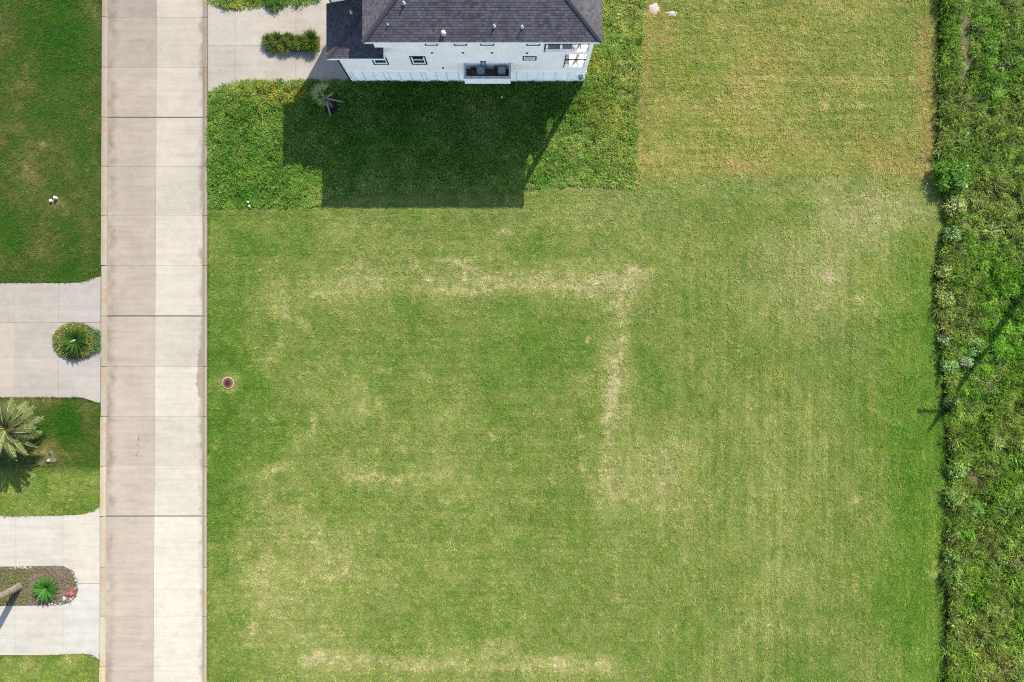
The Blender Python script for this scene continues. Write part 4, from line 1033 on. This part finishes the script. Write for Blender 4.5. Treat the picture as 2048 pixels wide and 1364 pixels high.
# round island: mound of variegated leaves with a tapering neck towards the street
isl = [(152 + 45 * math.cos(a), 682 + 36 * math.sin(a)) for a in np.linspace(.55, 2 * math.pi - .62, 36)]
isl = [(201, 702)] + isl + [(201, 661)]
bed = MB().prism(cw(poly(isl)), .0, .05).build('planting_bed', M['soilbed']); tag(bed, 'round soil island in the greyish driveway', 'planting bed', kind='structure')
mb = MB(); mb2 = MB()
for k in range(5200):
    a = R3(0, 6.283); q = math.sqrt(random.random()); x = 150 + 45 * q * math.cos(a); y = 682 + 37 * q * math.sin(a)
    z = .06 + .5 * max(0, 1 - q ** 2.2) * R3(.3, 1) + .12 * random.random()
    if q < .35: z *= .6
    p = I(x, y, z); b = R3(0, 6.283)
    (mb).leaf(p, Vector((math.cos(b), math.sin(b), R3(-.1, .9))), Vector((R3(-.5, .5), R3(-.5, .5), 1)), R3(.08, .16), R3(.035, .06), .2)
tag(mb.build('ground_cover', M['cover']), 'pale variegated leafy ground cover round the sago in the island', 'ground cover', kind='stuff')
M['cover2'] = mat_leaf('dark_cover_leaf', (.04, .085, .03), .5, (1.3, 1.25, 1.3), .2)
for k in range(1500):
    x = R3(172, 201); w_ = 34 - (x - 172) * .5; y = 682 + R3(-1, 1) * w_; z = R3(.06, .28)
    b = R3(0, 6.283); mb2.leaf(I(x, y, z), Vector((math.cos(b), math.sin(b), R3(-.1, .8))), Vector((R3(-.4, .4), R3(-.4, .4), 1)), R3(.06, .13), R3(.03, .05), .2)
tag(mb2.build('ground_cover', M['cover2']), 'dark green creeping plants at the street end of the island', 'ground cover', kind='stuff')
mb = MB().tube([I(141, 684, .95), I(146, 681.5, .98), I(151, 679.5, .92)], [.035, .05, .04], 6)
tag(mb.build('fallen_frond', M['stake']), 'short dry pale stalk lying on the island sago', 'frond')

# long bed
bp = [(-230, 1134), (0, 1134), (60, 1132), (110, 1131), (128, 1132), (142, 1139), (151, 1150), (156, 1165), (157, 1180), (152, 1194), (143, 1203), (128, 1208), (100, 1210), (0, 1211), (-230, 1211)]
bed = MB().prism(cw(poly(bp)), .0, .06).build('planting_bed', M['soilbed']); tag(bed, 'long brown mulched bed in the cream driveway', 'planting bed', kind='structure')
M['bedweed'] = mat_leaf('bed_weed_leaf', albv(138, 146, 88), .6, (1.3, 1.2, 1.1), .2)
mb = MB(); cnt = 0
while cnt < 9000:
    x, y = R3(-40, 152), R3(1135, 1206)
    dens = float(fbm(np.array([x]), np.array([y]), 14, seed=171, octv=2)[0]) * 1.0 + (.22 if x < 60 else (-.02 if x < 100 else -.2)) - (.08 if y > 1180 else 0)
    if random.random() > max(.0, (dens - .28) * 2.2): cnt += .3; continue
    b = R3(0, 6.283); mb.leaf(G(x, y, R3(.06, .16)), Vector((math.cos(b), math.sin(b), R3(-.1, .7))), Vector((R3(-.4, .4), R3(-.4, .4), 1)), R3(.05, .11), R3(.02, .045), .2); cnt += 1
tag(mb.build('bed_weeds', M['bedweed']), 'straggly pale weeds and dead leaves in the long bed', 'weeds', kind='stuff')
def stone_mesh(seed):
    rr = random.Random(seed); mb = MB(); n = len(mb.v); prof = [(0.55, -.15), (1.0, .15), (.8, .5), (.35, .7)]
    seg = 7
    for i, (q, z) in enumerate(prof):
        for k in range(seg):
            a = 2 * math.pi * k / seg + i * .2; f = q * rr.uniform(.72, 1.2); mb.v.append((f * math.cos(a), f * math.sin(a), z * rr.uniform(.85, 1.15)))
    for i in range(3):
        for k in range(seg): mb.f.append((i * seg + k, i * seg + (k + 1) % seg, (i + 1) * seg + (k + 1) % seg, (i + 1) * seg + k))
    mb.f.append(tuple(3 * seg + k for k in range(seg)))
    return mb.mesh('stone_%d' % seed, M['stone'])
stm = [stone_mesh(i) for i in range(6)]
rs = random.Random(5)
def stone(px_, py_, sz, lab, col=None):
    o = bpy.data.objects.new('stone', rs.choice(stm)); COL.objects.link(o); o.location = G(px_, py_, .055); o.scale = (sz * rs.uniform(.8, 1.3), sz * rs.uniform(.8, 1.2), sz * .8); o.rotation_euler = (0, 0, rs.uniform(0, 6.28))
    tag(o, lab, 'stone', 'white stones round the bed end'); return o
for k in range(26):
    a = rs.uniform(-.85, .25); x = 118 + 37 * math.cos(a); y = 1171 + 36 * math.sin(a)
    if 1178 < y < 1190: y -= 16
    stone(x + rs.uniform(-3, 3), y + rs.uniform(-4, 4), rs.uniform(.035, .07), 'small white stone in the cluster beside the pink flowers at the bed end')
for x, y, s_ in ((130, 1197, .17),): stone(x, y, s_, 'largest white stone near the pink flowers, below them')
for x, y, s_ in ((143, 1198, .1), (147, 1195, .08), (121, 1207, .1), (112, 1209, .08), (105, 1207, .09), (100, 1208, .07), (139, 1201, .06)): stone(x, y, s_, 'white stone on the lower rim of the long bed')
for x, y, s_ in ((32, 1136, .08), (38, 1134, .07), (44, 1136, .09), (50, 1135, .09), (55, 1137, .08), (62, 1135, .07), (23, 1137, .08)): stone(x, y, s_, 'pale stone on the upper rim of the long bed')
mb = MB()
for k in range(190):
    x, y = rs.gauss(146, 3.6), rs.gauss(1184, 3.0); b = R3(0, 6.283); mb.leaf(G(x, y, R3(.1, .24)), Vector((math.cos(b), math.sin(b), R3(0, .8))), Vector((0, 0, 1)), R3(.05, .1), R3(.04, .06), .2)
tag(mb.build('flowering_plant', M['pink']), 'small clump of pink red flowers at the end of the long bed', 'flowers')
# palm whose crown stands outside the picture: only its slanting trunk and shadow show
tall_fr = [frond_mesh('tall_frond_%d' % i, 1.7, 34, .4, .04, .8, M['palmleaf'], M['palmmid']) for i in range(2)]
feather_palm('palm_tree', 'thick pale palm trunk rising from the long bed at the left edge', (gx(40), gy(1172), .02), 5.4, tall_fr, 26, (.25, .17))
mb = MB()
for k in range(420):
    x, y = random.gauss(6, 7), random.gauss(1192, 5); b = R3(0, 6.283); mb.leaf(G(x, y, R3(.06, .4)), Vector((math.cos(b), math.sin(b), R3(.2, 1.3))), Vector((0, 0, 1)), R3(.1, .24), R3(.02, .04), .2)
M['lime'] = mat_leaf('lime_leaf', albv(176, 186, 74), .35, (1.2, 1.1, .8), .25)
tag(mb.build('shrub', M['lime']), 'yellow green shrub at the foot of the slanting palm trunk', 'shrub')

# staked young palm in the weeds
b = G(664, 213, 0); root = empty('palm_tree', b); tag(root, 'half dead young fan palm held by wooden stakes in the weeds', 'palm tree')
ht = 2.15; trunk(ht, .12, .10, M['bark'], root, 9, 10, .02)
def fan_mesh(i):
    mb = MB(); L = .8; mb.tube([(0, 0, 0), (.2, 0, .1), (.36, 0, .1)], [.018, .014, .01], 4); hub = Vector((.36, 0, .1))
    for k in range(15):
        a = -.8 + 1.6 * k / 14; d = Vector((math.cos(a), math.sin(a), R3(-.35, .15))); mb.leaf(hub, d, Vector((0, 0, 1)), L * R3(.75, 1.1) * (1 - .15 * abs(a)), R3(.03, .045), .2)
    return mb.mesh('fan_%d' % i, M['fanleaf'])
fans = [fan_mesh(i) for i in range(3)]
for az, el in ((2.25, .45), (2.65, .1), (1.95, .05), (3.1, .0), (2.4, -.3), (3.7, -.9), (4.3, -1.1), (4.0, -1.0), (1.5, .3)):
    place('frond', random.choice(fans), root, (0, 0, ht), (R3(-.3, .3), -el, az), [R3(.8, 1.05)] * 3)
for ex, ey in ((662, 234), (690, 205), (667, 186)):
    e = G(ex, ey, .05) - b; tp = Vector((e.x * .05, e.y * .05, 1.55))
    MB().tube([tp, tp.lerp(e, .5), e], .05, 6).build('stake', M['stake'], root)
MB().lathe([(.66, -.03), (.6, .05), (.3, .08), (.02, .07)], (0, 0, 0), 18).build('mulch_ring', M['mulch'], root)

# ornamental grasses on the island in front of the house
def grass_clump(px_, py_, rad, h, nb, mat, label, lean=1.0):
    mb = MB(); base = G(px_, py_, .03)
    for i in range(nb):
        a = R3(0, 6.283); q = rad * .35 * math.sqrt(random.random()); p0 = Vector((q * math.cos(a), q * math.sin(a), 0)); a2 = a + R3(-.5, .5); l_ = h * R3(.6, 1.15); ln = R3(.25, 1.0) * lean
        d = Vector((math.cos(a2), math.sin(a2), 0)); s_ = Vector((-d.y, d.x, 0)) * R3(.009, .016); pr = None
        P = [p0 + d * (rad * ln * t_ ** 1.5) + Vector((0, 0, l_ * (t_ - .55 * ln * t_ ** 2.4))) for t_ in (0, .35, .7, 1)]
        n = len(mb.v); mb.v += [tuple(P[0] - s_), tuple(P[0] + s_), tuple(P[1] + s_), tuple(P[1] - s_), tuple(P[2] + s_ * .8), tuple(P[2] - s_ * .8), tuple(P[3])]
        mb.f += [(n, n + 1, n + 2, n + 3), (n + 3, n + 2, n + 4, n + 5), (n + 5, n + 4, n + 6)]
    o = mb.build('ornamental_grass', mat); o.location = base; tag(o, label, 'ornamental grass', 'grass clumps on the driveway island'); return o
isl2 = MB().prism(cw(poly([(532, 76), (640, 74), (640, 104), (532, 104)])), 0, .06).build('planting_bed', M['soilbed']); tag(isl2, 'narrow soil strip under the grass clumps in the house driveway', 'planting bed', kind='structure')
for x, y, rd, h, mt, lb in ((540, 85, .55, .7, 'pampas2', 'leftmost olive grass clump on the driveway island'), (557, 83, .6, .8, 'pampas', 'second grass clump from the street on the driveway island'), (572, 95, .6, .75, 'pampas2', 'third grass clump from the street, spilling downwards'),
                            (590, 88, .6, .8, 'pampas', 'fourth grass clump from the street on the driveway island'), (606, 90, .6, .85, 'pampas2', 'fifth grass clump from the street on the driveway island'), (624, 84, .75, 1.0, 'pampas', 'largest shaggy grass clump nearest the house'), (627, 98, .55, .8, 'pampas', 'low grass clump below the largest one nearest the house'),
                            (548, 97, .45, .55, 'pampas', 'small low grass clump at the lower left of the island'), (578, 80, .45, .6, 'pampas', 'small grass clump on the upper rim of the island middle')):
    grass_clump(x, y, rd, h, 520, M[mt], lb)

# shrubs one can tell apart along the field edge
def shrub(px_, py_, rad, h, col, label, nl=900, L=.17, W=.075):
    root = empty('shrub', G(px_, py_, -.02)); tag(root, label, 'shrub', 'shrubs along the field edge')
    mb = MB(); lobes = [(R3(-.75, .75) * rad, R3(-.75, .75) * rad, R3(.25, .55) * rad, R3(.45, 1.05) * h) for _ in range(11)] + [(0, 0, rad * .6, h * .85)]
    for k in range(nl):
        lx, ly, lr, lh = random.choice(lobes); a = R3(0, 6.283); th = math.acos(R3(-.05, 1)); q = R3(.55, 1.18)
        p = Vector((lx + lr * q * math.sin(th) * math.cos(a), ly + lr * q * math.sin(th) * math.sin(a), max(.03, lh * .25 + lh * .75 * q * math.cos(th))))
        a2 = a + R3(-1, 1); mb.leaf(p, Vector((math.cos(a2), math.sin(a2), R3(-.3, .7))), Vector((R3(-.5, .5), R3(-.5, .5), 1)), L * R3(.6, 1.3), W * R3(.7, 1.2), .2)
    mb.build('foliage', mat_leaf('shrub_leaf', albv(*[min(255, q * 1.2) for q in col]), .45, (1.2, 1.1, .8), .25), root)
    mb = MB()
    for k in range(5):
        a = k * 1.2566; mb.tube([(0, 0, 0), (.3 * rad * math.cos(a), .3 * rad * math.sin(a), h * .45), (.6 * rad * math.cos(a), .6 * rad * math.sin(a), h * .75)], [.02, .014, .008], 5)
    mb.build('stems', M['bark'], root)
shrub(1888, 352, 1.0, 1.5, (84, 132, 36), 'big bright green bush jutting into the mown lot at the field edge', 1500, .27, .085)
shrub(1908, 366, .55, 1.0, (158, 176, 96), 'pale shrub right beside the big bright green bush', 800)
shrub(1903, 412, .6, .9, (168, 180, 112), 'frosty pale shrub just below the big bush', 900)
shrub(1896, 470, .5, .85, (130, 164, 100), 'round pale shrub below the frosty one, beside the bare tan spot', 800)
shrub(1883, 545, .55, .8, (150, 168, 92), 'light green shrub at the bulge of the field edge', 900)
shrub(1885, 600, .5, .8, (152, 170, 96), 'light green shrub just below the bulge of the field edge', 800)
shrub(1944, 692, .62, .95, (132, 176, 88), 'round mint green bush standing alone inside the field', 1000, .09, .05)
shrub(1884, 678, .35, .7, (160, 182, 130), 'small whitish shrub on the edge left of the mint bush', 500)
shrub(1893, 735, .45, .75, (140, 170, 104), 'pale shrub on the edge below the mint bush level', 700)
shrub(1925, 722, .35, .7, (146, 164, 118), 'small silvery plant below the mint bush', 400)
shrub(1897, 800, .42, .75, (146, 168, 100), 'pale shrub where the pole shadow meets the field edge', 650)
shrub(1905, 935, .55, .8, (130, 164, 84), 'light green shrub in the lower field edge, upper of two', 900)
shrub(1905, 990, .6, .8, (136, 166, 86), 'light green shrub in the lower field edge, lower of two', 950)
shrub(1945, 1015, .55, .75, (112, 156, 70), 'soft green shrub right of the two lower edge shrubs', 850, .09, .05)
shrub(1898, 1105, .45, .7, (124, 158, 80), 'narrow shrub on the edge above the long low one', 700)
shrub(1899, 1150, .5, .7, (122, 158, 76), 'low shrub on the edge near the straw spot', 800)
shrub(1928, 1062, .5, .7, (96, 158, 40), 'vivid green shrub near the bare gap of the lower edge', 750)

# ------------------------------------------------------------------ small things
def pipe(px_, py_, h, rr, label, lean=(0, 0)):
    b = G(px_, py_, 0); o = empty('cleanout_pipe', b); tag(o, label, 'pipe')
    MB().tube([(0, 0, -.05), (lean[0], lean[1], h)], rr, 12).build('pipe', M['pvc'], o, True)
    MB().lathe([(rr * 1.2, h - .03), (rr * 1.2, h + .03), (rr * .9, h + .05), (rr * .4, h + .055)], (lean[0], lean[1], 0), 12).build('cap', M['pvc'], o, True)
pipe(104, 402, .16, .075, 'short white pipe stub, left of the pair on the upper left lawn'); pipe(114, 397, .3, .085, 'taller white pipe stub, right of the pair on the upper left lawn', (.05, .02))
pipe(498, 405, .2, .05, 'slim white pipe at the corner of the weeds by the street, upper of two'); pipe(500, 413, .12, .05, 'slim white pipe at the corner of the weeds by the street, lower of two')
pipe(1921, 337, .75, .04, 'white marker pipe standing beside the big bright green bush')
o = empty('manhole_cover', G(456, 766, 0)); tag(o, 'rusty red round manhole cover in the lot near the street', 'manhole')
MB().lathe([(.44, -.05), (.44, .03), (.37, .04), (.36, .02)], (0, 0, 0), 28).build('concrete_ring', mat_plain('manhole_ring', alb(214, 200, 160), .9, .2, nscale=8, var=.25), o, True)
MB().lathe([(.345, 0), (.345, .045), (.33, .055), (.01, .056)], (0, 0, 0), 28).build('lid', M['rust'], o)
for k in range(4): MB().lathe([(.06 + k * .07, .056), (.06 + k * .07, .064), (.085 + k * .07, .064), (.085 + k * .07, .056)], (0, 0, 0), 24).build('lid_ridge', M['rust'], o)
o = empty('valve_box', G(101, 907, 0)); tag(o, 'round black valve box lid in the left lawn', 'valve box')
MB().lathe([(.15, -.05), (.15, .03), (.13, .035)], (0, 0, 0), 18).build('collar', M['dgrey'], o, True); MB().lathe([(.1, .0), (.1, .045), (.02, .05)], (0, 0, 0), 16).build('lid', M['black'], o, True)
o = empty('meter_box', G(104, 920, 0), .15); tag(o, 'pale concrete meter box with a raised white cap in the left lawn', 'meter box')
MB().prism(cw([(-.3, -.15), (.3, -.15), (.3, .15), (-.3, .15)]), -.05, .035).build('lid', mat_plain('worn_box_lid', alb(138, 140, 112), .9, .2, nscale=6, var=.3), o)
MB().lathe([(.11, .0), (.1, .16), (.05, .19)], (-.2, 0, 0), 12).build('cap', mat_plain('dull_white_cap', alb(200, 208, 188), .7, .3, nscale=6, var=.15), o, True)
o = empty('utility_pedestal', G(1916, 376, 0), .1); tag(o, 'small pale utility box in the weeds below the big bush', 'utility box')
MB().box(-.13, .13, -.1, .1, -.05, .75).build('housing', M['grey'], o); MB().box(-.15, .15, -.13, .13, .75, .8).build('lid', M['grey'], o); MB().box(-.09, .09, -.106, -.1, .2, .6).build('door', M['pvc'], o)
# two pale spills of crushed limestone at the top of the mown field
M['lime_rock'] = mat_plain('crushed_limestone', alb(238, 224, 212), .95, .1, nscale=14, var=.25, bstr=.8)
def spill(px_, py_, rx, ry, label):
    mb = MB(); n = 26; c0 = G(px_, py_, 0)
    rings = [(1.0, -.015), (.72, .02), (.35, .05)]; rr = random.Random(int(px_)); wob = [rr.uniform(.65, 1.2) for _ in range(n)]
    for q, z in rings:
        for k in range(n):
            a = 2 * math.pi * k / n; mb.v.append((rx * q * wob[k] * math.cos(a), ry * q * wob[k] * math.sin(a), z + rr.uniform(-.008, .008)))
    for i in range(2):
        for k in range(n): mb.f.append((i * n + k, i * n + (k + 1) % n, (i + 1) * n + (k + 1) % n, (i + 1) * n + k))
    mb.f.append(tuple(2 * n + k for k in range(n)))
    o = mb.build('limestone_spill', M['lime_rock'], None, True); o.location = c0; tag(o, label, 'limestone')
spill(1309, 17, .42, .46, 'taller white limestone spill on the mown field beside the weeds'); spill(1344, 27, .48, .2, 'flat white limestone spill, the right one of two on the mown field')
# scrap of paper in the shaded weeds
mb = MB(); mb.quad((-.06, -.05, 0), (.06, -.04, .03), (.05, .06, .01), (-.05, .05, .05)); o = mb.build('paper_scrap', M['pvc']); o.location = I(1004, 195, .45); tag(o, 'tiny white scrap of paper in the shaded weeds', 'paper')
# dark scuffs of tyre rubber / tar on the left lane are flat drips
M['tar'] = mat_plain('tar_drip', (.07, .06, .055), .8, .3, nscale=9, var=.3)
def drip(px_, py_, rx, ry, label, n=7):
    mb = MB()
    for k in range(n):
        x, y = random.gauss(0, rx), random.gauss(0, ry); rr = R3(.02, .05); m = len(mb.v)
        mb.v += [(x + rr * R3(.6, 1.3) * math.cos(i * .9), y + rr * R3(.6, 1.6) * math.sin(i * .9), .0005 * k) for i in range(7)]; mb.f.append(tuple(range(m, m + 7)))
    o = mb.build('tar_stain', M['tar']); o.location = G(px_, py_, .038); tag(o, label, 'stain')
drip(277, 878, .1, .2, 'dark tar drips in the middle of the left lane, upper of two', 12); drip(274, 911, .07, .2, 'dark tar drips in the middle of the left lane, lower of two', 7); drip(228, 462, .05, .05, 'tiny black tar spot near the left kerb', 3)

# utility pole outside the right edge; its shadow crosses the field
pole = empty('utility_pole', G(2078, 530, 0)); tag(pole, 'leaning wooden light pole whose shadow slants across the wild field', 'utility pole')
hp = 11.8; pole.rotation_euler = (-.064, -.076, 0)
MB().tube([(0, 0, -.3), (0, 0, hp * .5), (0, 0, hp)], [.30, .22, .12], 12).build('pole', M['stake'], pole, True)
MB().tube([(0, 0, hp - 1.35), (-.8, 0, hp - 1.25), (-1.6, 0, hp - 1.2)], [.09, .08, .08], 8).build('lamp_arm', M['grey'], pole, True)
MB().lathe([(.05, hp - 1.32), (.16, hp - 1.28), (.14, hp - 1.18), (.04, hp - 1.12)], (-1.65, 0, 0), 12).build('lamp_head', M['grey'], pole, True)
